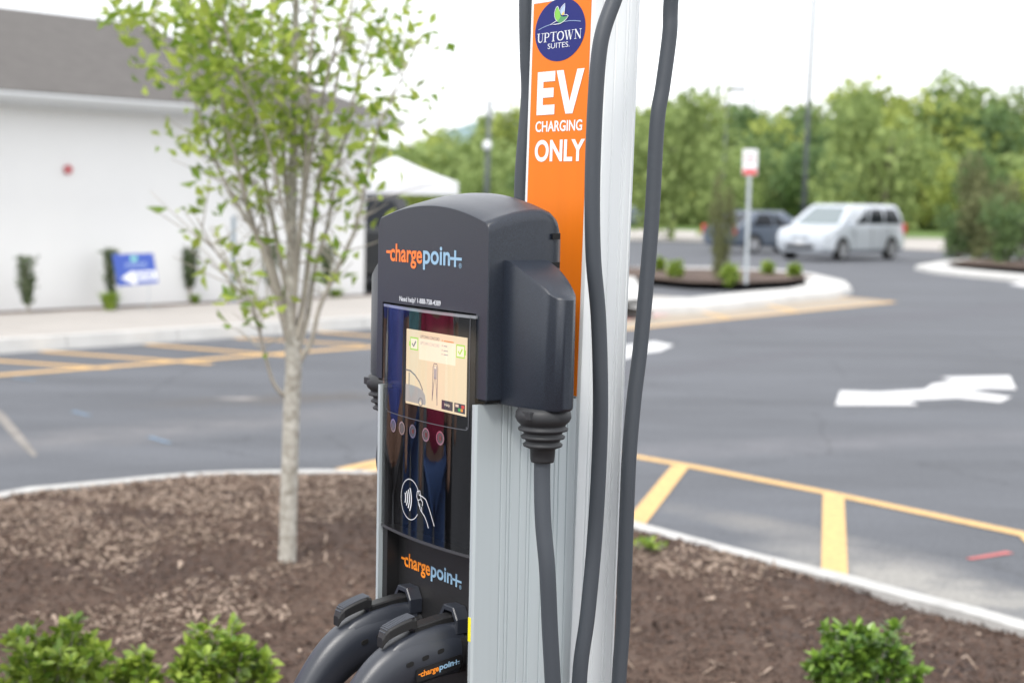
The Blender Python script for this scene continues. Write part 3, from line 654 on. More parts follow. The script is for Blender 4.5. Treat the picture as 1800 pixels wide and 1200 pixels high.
MB().box((.1407,-.0006,.905),(.1478,.002,.942)).build('warning_sticker', M['yell'], ST)
for x, z in ((-.118,1.018),(.10,1.014)): MB().cyl((x,.0295,z),(0,-1,0),.003,.002,10).build('screw', M['chrome'], ST)
# --- cable outlets on both sides of the head
def outlet(sg):
    rings = []
    def sup(a, n=2.25, k=28):
        out = []
        for i in range(k+1):
            t = math.radians(-90+180*i/k); c, s_ = math.cos(t), math.sin(t)
            out.append((abs(c)**(2/n)*a[0], math.copysign(abs(s_)**(2/n), s_)*a[1]))
        return out
    base = sup((.124, .0385)); mb = MB(); R2 = []
    top = lambda ox: 1.487-.000*ox-.048*max(0, min(1, (ox-.012)/.106))**1.25
    for z_ in (0, 1, 2, 3):
        ring = []
        for (ox, oy) in base:
            zt_ = top(ox); f_ = 1.0
            if z_ == 0: z = 1.270
            elif z_ == 1: z = 1.274; 
            elif z_ == 2: z = zt_-.006
            else: z = zt_; f_ = .955
            if z_ == 0: f_ = .97
            ring.append((sg*(.160+ox*f_), .073+oy*f_, z))
        R2.append(ring)
    mb.loft(R2, (True, True), closed=True)
    o = mb.build('cable_outlet', M['head'], ST); autosmooth(o, 38)
    # ribbed strain relief
    cx, cy = sg*.229, .069; P = []; 
    prof_ = [(.037,1.271),(.041,1.264),(.042,1.256),(.039,1.250),(.0345,1.246),(.033,1.243),(.0375,1.240),(.0370,1.237),(.030,1.235),(.0285,1.231),(.0335,1.228),(.0325,1.225),(.0265,1.223),(.0255,1.219),(.0300,1.216),(.0290,1.213),(.0215,1.210),(.0190,1.208),(.0180,1.192),(.0170,1.189),(.012,1.189)]
    MB().loft([[(cx+r*math.cos(2*math.pi*k/28), cy+r*math.sin(2*math.pi*k/28), z) for k in range(28)] for r, z in prof_]).build('strain_relief', M['boot'], ST, smooth=True).data
    mb = MB(); mb.obox((cx+.012*sg, cy-.036, 1.262), (.010,0,0), (0,.004,0), (0,0,.006)); mb.build('relief_clip', M['boot'], ST, bevel=.001)
outlet(1); outlet(-1)
# --- holsters
def holster(x):
    R1 = []
    for y, s in ((.029,1),(.008,1),(.006,.97)):
        R1.append([(x+px*s, y, .900+pz*s) for px, pz in ((-.026,.004),(-.026,.026),(-.014,.043),(.014,.043),(.026,.026),(.026,.004),(.021,.004),(.021,.023),(.011,.037),(-.011,.037),(-.021,.023),(-.021,.004))])
    MB().loft(R1).build('holster_hood', M['handle'], ST)
    mb = MB()
    for r0, r1, y0, y1 in ((.036,.036,.029,.022),): mb.loft([[(x+r0*math.cos(t), y, .872+r0*math.sin(t)) for t in np.linspace(0, 2*math.pi*27/28, 28)] for y in (.029,.014)])
    mb.build('holster_socket', M['boot'], ST, smooth=False)
holster(-.0715); holster(.0715)
# --- pole with the orange sign
def shear(x, y, z): return (x+.010*(z-1.5), y+.010*(z-1.5), z)
PX0, PX1, PY0, PY1 = -.082, .098, .238, .333
def rr_g():
    P = [(PX1-.006, PY0), (PX1-.0015, PY0+.0015)]
    P += grooved(PX1, PY0+.006, PY1-.008, [.256,.262,.282,.303,.309,.322], depth=.0016, hw=.0014)
    P += [(PX1-.003, PY1-.003), (PX1-.010, PY1), (PX0+.010, PY1), (PX0+.003, PY1-.003)]
    P += [(x, y) for x, y in grooved(PX0, PY0+.006, PY1-.008, [.262,.282,.303], depth=-.003, hw=.0012)[::-1]]
    P += [(PX0+.0015, PY0+.0015), (PX0+.006, PY0)]
    return P
pp = rr_g(); mb = MB(); mb.loft([[shear(x, y, z) for x, y in pp] for z in (.0, 1.2, 2.45)], (True, True)); o = mb.build('sign_pole', M['lightalu'], ST); autosmooth(o, 22); POLE = o
MB().box((-.06,.2015,.3),(.06,.2355,.34)).build('pole_bracket', M['alu'], ST); MB().box((-.06,.2015,1.1),(.06,.2335,1.14)).build('pole_bracket', M['alu'], ST)
ls = [[shear(x, y, z) for x, y in ((-.071,.2372),(.089,.2372),(.089,.2376),(-.071,.2376))] for z in (1.262, 1.900)]
MB().loft(ls).build('orange_sign', M['orange'], ST)
ls = [[shear(x, y, z) for x, y in ((-.071,.2372),(.089,.2372),(.089,.2376),(-.071,.2376))] for z in (1.9005, 2.12)]
MB().loft(ls).build('white_sign', M['vwhite'], ST)
pl_ = lambda off: (lambda x, z, k=0: shear(x, .2372-off-k, z))
ptx = lambda x, z: shear(x, .2366, z)
def blk(P, name='sign_lettering', m=None):   # solid letter polygons
    polys(name, P, pl_(.0006), m or M['vwhite'], ST)
def ebar(x0, x1, z0, z1): return [(x0,z0),(x1,z0),(x1,z1),(x0,z1)]
z0, z1 = 1.7165, 1.787
blk([ebar(-.0515,-.0345,z0,z1), ebar(-.0345,-.0015,z1-.0165,z1), ebar(-.0345,-.004,.7*z0+.3*z1-.001,.7*z0+.3*z1-.001) if False else ebar(-.0345,-.0045,1.7445,1.7600), ebar(-.0345,-.0005,z0,z0+.0160)])
blk([[(.002,z1),(.0215,z1),(.0405,z0+.0195),(.0305,z0)], [(.0590,z1),(.0785,z1),(.0500,z0),(.0405,z0+.0195)], [(.0305,z0),(.0405,z0+.0195),(.0500,z0)]])
text_box('sign_lettering', 'CHARGING', -.053, .0775, 1.6885, 1.7063, ptx, M['vwhite'], ST, bold=.022)
text_box('sign_lettering', 'ONLY', -.0525, .0865, 1.6395, 1.6755, ptx, M['vwhite'], ST, bold=.030)
cx, cz = .006, 1.8525
disc = [(cx+.0700*math.cos(t), cz+.0505*math.sin(t)) for t in np.linspace(0, 2*math.pi*71/72, 72)]
V = [shear(x, .2368, z) for x, z in disc]; BADGE = mesh('round_badge', V, [tuple(range(72))], M['navy'], ST)
# map of the badge artwork (its own drawing grid)
def bx(X, Y): return (-.0635+(X-130)*.000158, 1.802+(1080-Y)*.0000902)
def bp(L_): return [bx(*q) for q in L_]
pb = pl_(.0008); pb2 = pl_(.0011); pb3 = pl_(.0014)
ribbons('badge_swoosh', [bp([(190,475),(260,445),(330,422),(400,408)]), bp([(640,385),(740,382),(840,395),(935,418)])], pb, mat('badge_line', (.25,.35,.55), .4), BADGE, w=.0011)
wingL = [(525,95),(495,130),(475,200),(478,270),(495,320),(530,370),(560,400),(575,395),(590,330),(580,260),(560,190),(545,130)]
wingR = [(652,65),(620,95),(590,130),(565,190),(590,260),(610,270),(645,265),(650,200),(655,130)]
body = [(590,280),(640,300),(722,292),(700,330),(650,375),(590,408),(560,400),(530,370),(560,330)]
tail = [(405,412),(520,350),(560,395),(590,410),(500,412)]
polys('badge_bird_wing', [bp(wingL)], pb, M['green1'], BADGE); polys('badge_bird_wing', [bp(wingR)], pb, M['sky1'], BADGE)
polys('badge_bird_tip', [bp([(595,262),(635,200),(645,265)])], pb2, M['gold'], BADGE); polys('badge_bird_body', [bp(body)], pb2, M['green2'], BADGE)
ribbons('badge_bird_outline', [bp(wingL[:6]+[(520,352),(405,412),(500,414),(580,412),(640,385),(695,335),(722,292),(690,268),(645,265),(655,130),(652,65),(620,95),(590,130),(565,190),(545,130),(525,95)])], pb3, M['print'], BADGE, w=.0012)
def serif_word(x0, x1, z0, z1, place, m, parent):
    Lt = {'U': (.92, [[(.19,1,.19),(.19,.35,.19),(.25,.13,.16),(.45,.035,.08),(.65,.12,.07),(.75,.35,.06),(.75,1,.06)], [(0,.98,.05),(.38,.98,.05)], [(.6,.98,.05),(.9,.98,.05)]]),
          'P': (.86, [[(.2,0,.19),(.2,1,.19)], [(.2,.97,.05),(.5,.97,.06),(.66,.87,.14),(.70,.73,.18),(.66,.58,.14),(.48,.48,.05),(.2,.48,.05)], [(.02,.98,.05),(.4,.98,.05)], [(.02,.02,.05),(.4,.02,.05)]]),
          'T': (.96, [[(.03,.97,.06),(.93,.97,.06)], [(.05,.99,.04),(.03,.76,.03)], [(.91,.99,.04),(.93,.76,.03)], [(.48,0,.19),(.48,1,.19)], [(.28,.02,.05),(.68,.02,.05)]]),
          'O': (1.0, [['c']+[(.48+.40*math.cos(t), .5+.46*math.sin(t), .06+.13*abs(math.cos(t))**1.2) for t in np.linspace(0, 6.0214, 24)]]),
          'W': (1.32, [[(.14,1,.19),(.42,0,.17)], [(.42,.0,.05),(.66,.95,.05)], [(.60,1,.19),(.88,0,.17)], [(.88,0,.05),(1.14,1,.05)], [(0,.98,.05),(.34,.98,.05)], [(.46,.98,.05),(.8,.98,.05)], [(1.0,.98,.05),(1.28,.98,.05)]]),
          'N': (1.05, [[(.18,0,.06),(.18,1,.06)], [(.14,1,.19),(.84,0,.17)], [(.84,0,.06),(.84,1,.06)], [(.02,.98,.05),(.3,.98,.05)], [(.04,.02,.05),(.32,.02,.05)], [(.70,.98,.05),(.98,.98,.05)]])}
    tot = sum(Lt[c][0] for c in 'UPTOWN'); x = 0
    for c in 'UPTOWN':
        sx = (x1-x0)/tot; sz = z1-z0; st = []
        for s_ in Lt[c][1]:
            closed = s_[0] == 'c'; q = [(x0+(x+p[0])*sx, z0+p[1]*sz, p[2]*(sx+sz)/2) for p in (s_[1:] if closed else s_)]; st.append((['c'] if closed else [])+q)
        ribbons('badge_lettering', st, place, m, parent); x += Lt[c][0]
serif_word(-.0565, .0685, 1.8350, 1.8500, pb, M['print'], BADGE)
text_box('badge_lettering', 'SUITES.', -.0255, .0355, 1.8235, 1.8320, lambda x, z: shear(x, .2363, z), M['print'], BADGE)
# --- cable arm at the top of the pole (just above the picture)
mb = MB(); mb.tube([(.08,.29,2.30),(.17,.30,2.32),(.21,.30,2.28)], .012, 10); mb.tube([(-.07,.29,2.30),(-.16,.30,2.32),(-.20,.30,2.28)], .012, 10); mb.build('retractor_arm', M['darkpole'], ST, smooth=True)

# --- cables: loop from outlet down, up over the arm and down again to the connector
def cable_obj(pts, label, r=.0123):
    P = spline(pts, 10); o0 = Vector(ST.location); R_ = Matrix.Rotation(math.radians(-55.881), 3, 'Z')
    base = min(P, key=lambda p: p.z)
    e = base
    Q = [R_ @ (p-e) for p in P]; mb = MB(); mb.tube(Q, r, 18); o = mb.build('charging_cable', M['cable'], None, smooth=True, loc=o0+R_ @ e)
    return tag(o, label, 'cable', 'charging cables of the station')
c1 = [(.229,.069,1.20),(.2295,.069,1.16),(.236,.068,1.099),(.245,.071,1.029),(.245,.078,.942),(.245,.086,.853),(.243,.10,.70),(.235,.12,.52),(.215,.145,.38),(.195,.17,.36),(.185,.185,.45),(.178,.19,.62),(.17,.192,.817),(.17,.205,.925),(.17,.215,1.043),(.17,.22,1.161),(.17,.22,1.269),(.17,.212,1.395),(.17,.199,1.492),(.17,.194,1.597),(.17,.195,1.71),(.17,.200,1.797),(.17,.209,1.841),(.17,.227,1.885),(.168,.245,1.93),(.165,.27,2.10),(.17,.30,2.24),
      (.17,.33,2.27),(.16,.36,2.18),(.14,.375,2.05),(.12,.381,1.903),(.12,.380,1.848),(.12,.369,1.765),(.12,.359,1.701),(.12,.353,1.536),(.12,.338,1.35),(.12,.327,1.257),(.12,.320,1.164),(.12,.318,1.07),(.12,.317,.975),(.12,.316,.88),(.12,.311,.784),(.125,.30,.55),(.18,.27,.25),(.27,.15,.08),(.27,-.05,.05),(.2,-.22,.12),(.12,-.30,.35),(.0715,-.285,.60),(.0715,-.262,.70)]
cable_obj(c1, 'dark grey charging cable leaving the right outlet and looping in front of the pole')
c2 = [(-.229,.069,1.20),(-.246,.066,1.12),(-.245,.085,1.05),(-.235,.075,.98),(-.235,.07,.90),(-.235,.08,.75),(-.22,.12,.45),(-.19,.20,.36),(-.17,.25,.5),(-.15,.28,.9),(-.14,.275,1.2),(-.14,.273,1.45),(-.14,.273,1.582),(-.14,.275,1.646),(-.14,.283,1.753),(-.14,.279,1.821),(-.14,.275,1.917),(-.15,.28,2.1),(-.16,.30,2.24),(-.17,.32,2.25),(-.19,.33,2.1),(-.17,.33,1.8),(-.12,.345,1.5),(-.10,.345,1.2),(-.10,.345,.8),(-.14,.33,.4),(-.22,.2,.1),(-.25,0,.05),(-.2,-.2,.1),(-.12,-.32,.3),(-.0715,-.30,.58),(-.0715,-.262,.70)]
cable_obj(c2, 'dark grey charging cable behind the head on the left side of the orange sign')

# --- the two connectors
RS = Matrix.Rotation(math.radians(-55.881), 3, 'Z')
def connector(x, label, plate):
    W0 = Vector(ST.location)+RS @ Vector((x, -.05, .86))
    e = empty('charging_connector', W0, math.radians(-55.881), label, 'charging connector', 'connectors in the holsters')
    L = lambda p: (p[0], p[1]+.05, p[2]-.86)
    sp = [(.0235,.872,.037,.031),(.0,.873,.0385,.032),(-.03,.872,.040,.032),(-.058,.868,.041,.0315),(-.083,.860,.041,.030),(-.106,.847,.0395,.0285),(-.127,.829,.037,.027),(-.146,.808,.034,.0255),(-.164,.785,.031,.0245),(-.182,.760,.0285,.0235),(-.200,.735,.0265,.0225),(-.222,.705,.024,.021),(-.245,.686,.019,.018),(-.262,.665,.014,.014)]
    SPL = spline([(p[0], p[1], 0) for p in sp], 3); RR = spline([(p[2], p[3], 0) for p in sp], 3)
    rings = []
    for i, p in enumerate(SPL):
        t = (SPL[min(i+1, len(SPL)-1)]-SPL[max(i-1, 0)]).normalized(); nrm = Vector((-t.y, t.x, 0))   # in (y,z)
        if nrm.y < 0: nrm = -nrm
        ring = []
        for k in range(28):
            a = 2*math.pi*k/28; c, s_ = math.cos(a), math.sin(a); n_ = 2.35
            ux = math.copysign(abs(c)**(2/n_), c)*RR[i].y; un = math.copysign(abs(s_)**(2/n_), s_)*RR[i].x
            ring.append(L((ux, p.x+nrm.x*un, p.y+nrm.y*un)))
        rings.append(ring)
    o = MB().loft(rings).build('grip', M['handle'], e, smooth=True); autosmooth(o, 50)
    # shoulder ridge that carries the latch
    R1 = []
    for y, w, zl, zh in ((.021,.0200,.888,.9200),(-.02,.0205,.888,.9195),(-.06,.0205,.882,.9125),(-.09,.019,.872,.9015),(-.120,.014,.855,.880)):
        R1.append([L(p) for p in ((-w-.008,y,zl),(-w-.003,y,zh-.010),(-w+.001,y,zh-.002),(-w+.005,y,zh),(w-.005,y,zh),(w-.001,y,zh-.002),(w+.003,y,zh-.010),(w+.008,y,zl))])
    autosmooth(MB().loft(R1).build('shoulder', M['handle'], e), 60)
    R1 = []
    for y, w, zl, zh in ((.018,.0125,.910,.9310),(-.01,.0125,.910,.9290),(-.060,.0125,.902,.9215)):
        R1.append([L(p) for p in ((-w,y,zl),(-w,y,zh-.002),(-w+.002,y,zh),(w-.002,y,zh),(w,y,zh-.002),(w,y,zl))])
    MB().loft(R1).build('latch_lever', M['black'], e, bevel=.001)
    R1 = []
    for t in np.linspace(0, 1, 14):
        y = -.058-.057*t; zt_ = .9375-.008*t-.010*t*t-.010*max(0, t-.82)**2/.0324; w = .0150*(1-.10*t)*(1-.35*max(0, t-.85)/.15)
        if t < .08: zt_ -= .002
        th = .017-.001*t
        R1.append([L(p) for p in ((-w,y,zt_-th),(-w,y,zt_-.003),(-w+.003,y,zt_),(w-.003,y,zt_),(w,y,zt_-.003),(w,y,zt_-th))])
    b_ = MB().loft(R1).build('latch_button', M['black'], e, bevel=.0012)
    mb = MB()
    for t in np.linspace(.07, .93, 17):
        y = -.058-.057*t; zt_ = .9375-.008*t-.010*t*t-.010*max(0, t-.82)**2/.0324; w = .0118*(1-.10*t)*(1-.35*max(0, t-.85)/.15); mb.obox(L((0, y, zt_+.0002)), (w,0,0), (0,.0012,.0003), (0,0,.0006))
    mb.build('grip_ribs', M['rubber'], b_)
    def side(y, z, off=0):    # point on the right flank of the grip
        return L((.0312+off, y, z))
    for y, z in ((-.087,.876),(-.060,.8825),(-.033,.889)):
        mb = MB(); ring = []
        for k in range(14):
            a = 2*math.pi*k/14; ring.append((math.copysign(abs(math.cos(a))**.6, math.cos(a))*.0060, math.copysign(abs(math.sin(a))**.6, math.sin(a))*.0036))
        V1 = [L((.0285-.0*k, y+.008+p[0], z-.006+p[1]+.22*p[0])) for k, p in enumerate(ring)]
        V2 = [L((.0318, y+.008+p[0], z-.006+p[1]+.22*p[0])) for p in ring]
        mb.loft([V1, V2]); mb.build('drain_slot', M['deep'], e)
    MB().cyl(L((.0235,-.006,.9)), (1,0,.25), .0021, .0015, 10).build('screw', M['chrome'], e)
    mb = MB(); mb.loft([[L((px*1.0, y, .872+pz)) for px, pz in [(.0365*math.cos(t), .0365*math.sin(t)) for t in np.linspace(0, 6.06, 28)]] for y in (.0230,.0140)]); o = mb.build('nose_ring', M['black'], e); autosmooth(o, 40)
    if plate:
        # label plate on the flank, slightly tilted with the barrel
        sl_ = .155
        pl = lambda x, z, off=.0338: L((off, x, z+sl_*(x+.02)))
        pts_ = rrect(-.069, .012, .8480, .8690, .003, 4)
        MB().loft([[pl(x, z, .0300) for x, z in pts_], [pl(x, z, .0332) for x, z in pts_]]).build('label_plate', mat('plate_black', (.012,.012,.013), .3), e)
        charge_logo(e, -.066, .8555, .074, lambda x, z: pl(x, z, .0337), M['logo_o2'], bold=.03)
    return e
connector(-.0715, 'black charging connector in the left holster, partly behind the other one', False)
connector(.0715, 'black charging connector in the right holster with small logo plate on its side', True)

# ================================================================== YOUNG TREE
TY = 6.69
def young_tree():
    base = G(503, 1000, .16); e = empty('young_tree', base, 0, 'young tree with pale trunk and lime green leaves in the mulch left of the station', 'tree')
    T = lambda x, y, d=0: atY(x, y, TY+d)-base
    mb = MB(); P = spline([T(503,1008),T(506,960),T(507,900),T(510,800),T(513,700),T(516,650),T(514,600)], 4); n = len(P)
    mb.tube(P, [.056 if i == 0 else (.046 if i == 1 else .038-.004*i/n) for i in range(n)], 14); mb.build('trunk', M['bark'], e, smooth=True)
    br = [([(516,650),(511,560),(512,450),(515,300),(518,150),(520,0),(522,-160)], .030, .011, 0),
          ([(514,625),(492,540),(472,470),(447,400),(427,330),(402,230),(377,120),(357,0),(345,-80)], .016, .005, -.25),
          ([(512,610),(490,505),(468,440),(430,380),(385,300),(350,200),(300,90),(252,30)], .014, .003, .2),
          ([(510,705),(482,675),(465,620),(450,560),(425,500),(378,440),(345,380)], .010, .003, -.3),
          ([(514,560),(496,470),(478,380),(457,270),(440,150),(430,30),(425,-70)], .014, .005, .35),
          ([(517,520),(526,420),(535,320),(540,200),(547,90),(560,-60)], .014, .006, -.2),
          ([(513,450),(502,320),(492,210),(480,90),(475,-60)], .013, .006, .1),
          ([(521,600),(535,520),(546,430),(560,330),(577,220),(597,120),(620,0),(630,-80)], .016, .005, .25),
          ([(523,640),(547,600),(562,540),(590,480),(625,400),(645,310),(660,240),(700,150),(742,60)], .013, .003, -.1),
          ([(522,620),(540,560),(554,470),(575,400),(592,300),(612,220),(640,100),(680,20)], .013, .004, .45),
          ([(517,500),(531,380),(550,250),(572,150),(600,40)], .011, .005, -.45),
          ([(513,600),(480,480),(455,350),(410,260),(360,150),(320,60)], .011, .004, .5),
          ([(515,590),(520,470),(500,380),(470,250),(420,130),(390,30)], .010, .004, -.5)]
    pts = []; dr = []
    for pl, r0, r1, dd in br:
        m = len(pl); Q = spline([T(x, y, dd*(i/(m-1))**1.2) for i, (x, y) in enumerate(pl)], 6); k = len(Q)
        b = MB().tube(Q, [1.0*(r0+(r1-r0)*(i/(k-1))**.8) for i in range(k)], 8).build('branch', M['bark'] if r0 > .02 else M['twig'], e, smooth=True)
        tw = MB(); side = -1 if dd < 0 else 1
        nt_ = int(k*.85)
        for j in range(nt_):
            t = random.uniform(.30, 1.0); p = Q[min(k-1, int(t*(k-1)))]
            if p.z+base.z < 1.05: continue
            px = p.x+base.x
            dirn = Vector((random.gauss(-.1, .8), random.gauss(0, .8), random.uniform(.1, 1.0))).normalized(); L_ = random.uniform(.10, .36)
            q = [p, p+dirn*L_*.5+Vector((0,0,.02)), p+dirn*L_+Vector((0, 0, .05))]
            tw.tube(q, [.003, .0022, .0012], 4, (False, False))
            dens = 1.0
            if px > base.x+.10: dens = .45      # thinner on the right side
            if p.z+base.z < 1.75: dens *= .30
            if px < base.x-.05 and p.z+base.z > 2.0: dens = 1.9
            for _ in range(int(12*dens)):
                s = random.uniform(.35, 1.05); pts.append(p+dirn*L_*s+Vector((random.gauss(0,.024), random.gauss(0,.024), random.gauss(0,.02)))); dr.append(dirn*.8+Vector((0,0,-.1)))
        if tw.v: tw.build('twig', M['twig'], e)
    for (x, y, nn, sp) in ((415,470,34,.05),(447,520,40,.06),(455,548,30,.05),(470,632,6,.015),(583,490,30,.045),(567,440,22,.05),(360,345,26,.06),(372,305,20,.05),(340,375,24,.05),(700,175,26,.05),(755,155,9,.03),(745,60,14,.04),(755,185,7,.03),(700,100,22,.05),(690,215,26,.05),(655,180,20,.05),(628,350,26,.05),(600,362,18,.05),(612,395,16,.04),(470,170,60,.09),(400,120,60,.09),(330,130,50,.08),(420,60,60,.1),(450,290,34,.06),(370,180,40,.07),(250,30,26,.06),(255,85,18,.05),(272,140,12,.04),(325,250,20,.06),(340,30,44,.08),(640,60,40,.08),(700,40,36,.08),(660,250,30,.06),(640,300,26,.06),(445,240,36,.07),(385,60,50,.08)):
        c = T(x, y, random.uniform(-.3, .3))
        for _ in range(nn): pts.append(c+Vector((random.gauss(0, sp), random.gauss(0, sp), random.gauss(0, sp*.8)))); dr.append(Vector((random.gauss(0,.5), random.gauss(0,.5), .1)))
    keep_ = [i for i in range(len(pts)) if random.random() < (.42 if pts[i].z+base.z > 1.9 else .30)]; pts = [pts[i] for i in keep_]; dr = [dr[i] for i in keep_]
    fo = leaf_mesh('foliage', [tuple(p) for p in pts], [tuple(d) for d in dr], .068, M['leaf'], e, aspect=.46); fo['kind'] = 'stuff'
    return e
young_tree()

# ================================================================== LOW BUSHES IN THE MULCH
def bush(base, r, h, nleaf, m, label, nparts=260, size=.034, group='low leafy bushes in the mulch bed'):
    e = empty('low_bush', base, 0, label, 'bush', group)
    mb = MB(); pts = []; dr = []
    for k in range(34):
        a = random.uniform(0, 6.283); rr_ = r*math.sqrt(random.random())*.95; tip = Vector((math.cos(a)*rr_, math.sin(a)*rr_, h*(1-.45*(rr_/r)**2)*random.uniform(.72, 1.04)))
        Q = [Vector((tip.x*.12, tip.y*.12, 0)), Vector((tip.x*.6, tip.y*.6, tip.z*.5)), tip]; mb.tube(Q, [.004,.003,.0015], 5, (False, False))
        for j in range(nleaf//34):
            t = random.random()**.55; p = Q[1].lerp(Q[2], t) if random.random() > .25 else Q[0].lerp(Q[1], .5+t/2)
            d = Vector((random.gauss(0,1), random.gauss(0,1), random.uniform(.0, 1.3))).normalized(); pts.append(p+d*.006); dr.append(d)
    mb.build('stem', M['twig'], e)
    order = sorted(range(len(pts)), key=lambda i: -(pts[i].z*1.0-pts[i].y*.6))
    parts = order[:nparts]; rest = order[nparts:]
    # a shared leaf blade, 12 triangles, folded along its midrib
    key = 'leaf_blade_'+m.name
    me = bpy.data.meshes.get(key)
    if me is None:
        V = []; Fc = []; W_ = (0, .30, .42, .36, .0); 
        for i, w in enumerate(W_):
            x = i/4; V += [(x, -w*.62, .10*w-.10*x*x), (x, 0, -.06*w-.10*x*x), (x, w*.62, .10*w-.10*x*x)]
        for i in range(4):
            b = i*3; Fc += [(b, b+3, b+4, b+1), (b+1, b+4, b+5, b+2)]
        me = bpy.data.meshes.new(key); me.from_pydata(V, [], Fc); me.shade_smooth(); mm = m.copy(); mm.name = m.name+'_single'; me.materials.append(mm)
        n_ = mm.node_tree
        for nd in list(n_.nodes):
            if nd.type == 'NEW_GEOMETRY':
                oi = n_.nodes.new('ShaderNodeObjectInfo'); l0 = [l for l in n_.links if l.from_node == nd][0]; to = l0.to_socket; n_.links.remove(l0); n_.links.new(oi.outputs['Random'], to)
    for i in parts:
        o = bpy.data.objects.new('leaf', me); link(o, e); o.location = pts[i]; o.rotation_mode = 'QUATERNION'
        o.rotation_quaternion = dr[i].to_track_quat('X', 'Z') @ Matrix.Rotation(random.uniform(-.6,.6), 3, 'X').to_quaternion(); s = size*random.uniform(.7, 1.35); o.scale = (s, s, s)
    fo = leaf_mesh('foliage', [tuple(pts[i]) for i in rest], [tuple(dr[i]) for i in rest], size, m, e, aspect=.55, fold=.08); fo['kind'] = 'stuff'
    return e
def bush_at(x, ytop, h, wpx, m, label, n=2200, **k):
    zt_ = .17+h; d = (EYE-zt_)*F/(ytop-hz(x)); p = atY(x, ytop, d); p.z = .17
    return bush(p, wpx/2*d/F, h, n, m, label, **k)
bush_at(88, 1100, .34, 230, M['bush_leaf'], 'bright green leafy bush at the bottom left corner')
bush_at(238, 1160, .22, 90, M['bush_leaf'], 'small bright green bush between the two larger ones at bottom left', n=900, nparts=140)
bush_at(390, 1098, .34, 200, M['bush_leaf'], 'bright green leafy bush in the mulch left of the connectors')
bush_at(1520, 1092, .33, 225, M['bush_dark'], 'darker glossy leaved bush in the mulch at lower right', n=2600, nparts=290)
p = G(1140, 968, .17); bush(p, .09, .05, 120, M['bush_leaf'], 'tiny green weed sprouting beside the right kerb', nparts=20, size=.03)

# ================================================================== THINGS ALONG THE WHITE WALL
def wall_shrub(x, yb, yt, wpx, label, bare=.25):
    b = G(x, yb, .14); d = b.y; h = (yb-yt)*d/F; w = wpx/2*d/F
    e = empty('columnar_shrub', b, 0, label, 'shrub', 'slim shrubs along the white wall')
    mb = MB(); pts = []
    for k in range(9):
        a = random.uniform(0, 6.28); q = Vector((math.cos(a)*w*.7, math.sin(a)*w*.7, h*random.uniform(.8, 1))); mb.tube([(0,0,0), (q.x*.3, q.y*.3, h*.3), q], [.012,.008,.003], 5, (False, False))
        for _ in range(95):
            t = bare+(1-bare)*random.random(); ww = w*(.55+.5*math.sin(math.pi*min(1, (t-bare)/(1-bare))*.9)); pts.append((q.x*t+random.gauss(0, ww*.33), q.y*t+random.gauss(0, ww*.33), h*t))
    mb.build('stem', M['twig'], e); fo = leaf_mesh('foliage', pts, None, .055, M['shrub'], e); fo['kind'] = 'stuff'; return e
for a in ((50,552,452,34,'leftmost slim dark shrub against the white wall',.2),(196,541,438,24,'slim dark shrub behind the blue sign',.2),(334,531,438,24,'slim dark shrub just right of the blue sign',.3),(474,528,430,26,'slim shrub against the wall seen through the young tree stems, left of the trunk',.3),(575,524,430,26,'slim shrub nearest the right corner of the white wall, seen through branches',.3)): wall_shrub(*a)
def tuft(x, yb, yt, wpx, label):
    b = G(x, yb, .14); d = b.y; h = (yb-yt)*d/F; w = wpx/2*d/F; mb = MB()
    for k in range(240):
        a = random.uniform(0, 6.28); L_ = h*random.uniform(.6, 1.1); r = w*random.random(); q = Vector((math.cos(a)*r*.3, math.sin(a)*r*.3, 0)); d1 = Vector((math.cos(a), math.sin(a), 0))
        m1 = q+d1*r*.4+Vector((0,0,L_*.7)); m2 = q+d1*r+Vector((0,0,L_*.85)); s = Vector((-d1.y, d1.x, 0))*.008; mb.add([q-s, q+s, m1+s, m1-s, m2], [(0,1,2,3),(3,2,4)])
    o = mb.build('grass_tuft', M['bush_leaf'], None, loc=b); return tag(o, label, 'grass tuft', 'grass tufts along the white wall')
tuft(193, 546, 508, 56, 'arching grass tuft at the foot of the blue sign'); tuft(343, 535, 515, 30, 'small grass tuft below the shrub right of the blue sign'); tuft(590, 523, 505, 44, 'grass tuft by the right end of the white wall')
# blue direction sign on a stake, tilted
b = on_wall(240, 545, .9); b.z = .14
sg = empty('direction_sign', b, 0, 'tilted blue sign with white left arrow standing before the white wall', 'sign')
d0 = b.y
c4 = [atY(*p, d0-.05)-b for p in ((197,447),(269,445),(278,497),(207,503))]   # tl, tr, br, bl
nn = Vector((0, .012, 0)); MB().loft([[c for c in c4], [c+nn for c in c4]]).build('sign_board', M['signblue'], sg)
def SB(u_, v_, off=.004): q = c4[0].lerp(c4[1], u_).lerp(c4[3].lerp(c4[2], u_), v_); return tuple(q-Vector((0, off, 0)))
sbp = lambda x, z, k=0: SB(x, 1-z, .004+k)
polys('sign_arrow', [[(.12,.24),(.42,.46),(.42,.42),(.99,.42),(.99,.12),(.48,.12),(.48,.02),(.42,.02)]], sbp, M['vwhite'], sg)
text_box('sign_text', 'ENTER', .48, .93, .19, .35, lambda x, z: SB(x, 1-z, .007), M['signblue'], sg, bold=.02)
text_box('sign_text', 'UPTOWN SUITES', .27, .80, .56, .70, lambda x, z: SB(x, 1-z, .006), M['sky1'], sg, bold=.01)
polys('sign_bird', [[(.42,.78),(.46,.97),(.52,.86),(.58,.97),(.60,.80),(.52,.74)]], sbp, mat('sign_teal', (.25,.60,.55), .5), sg)
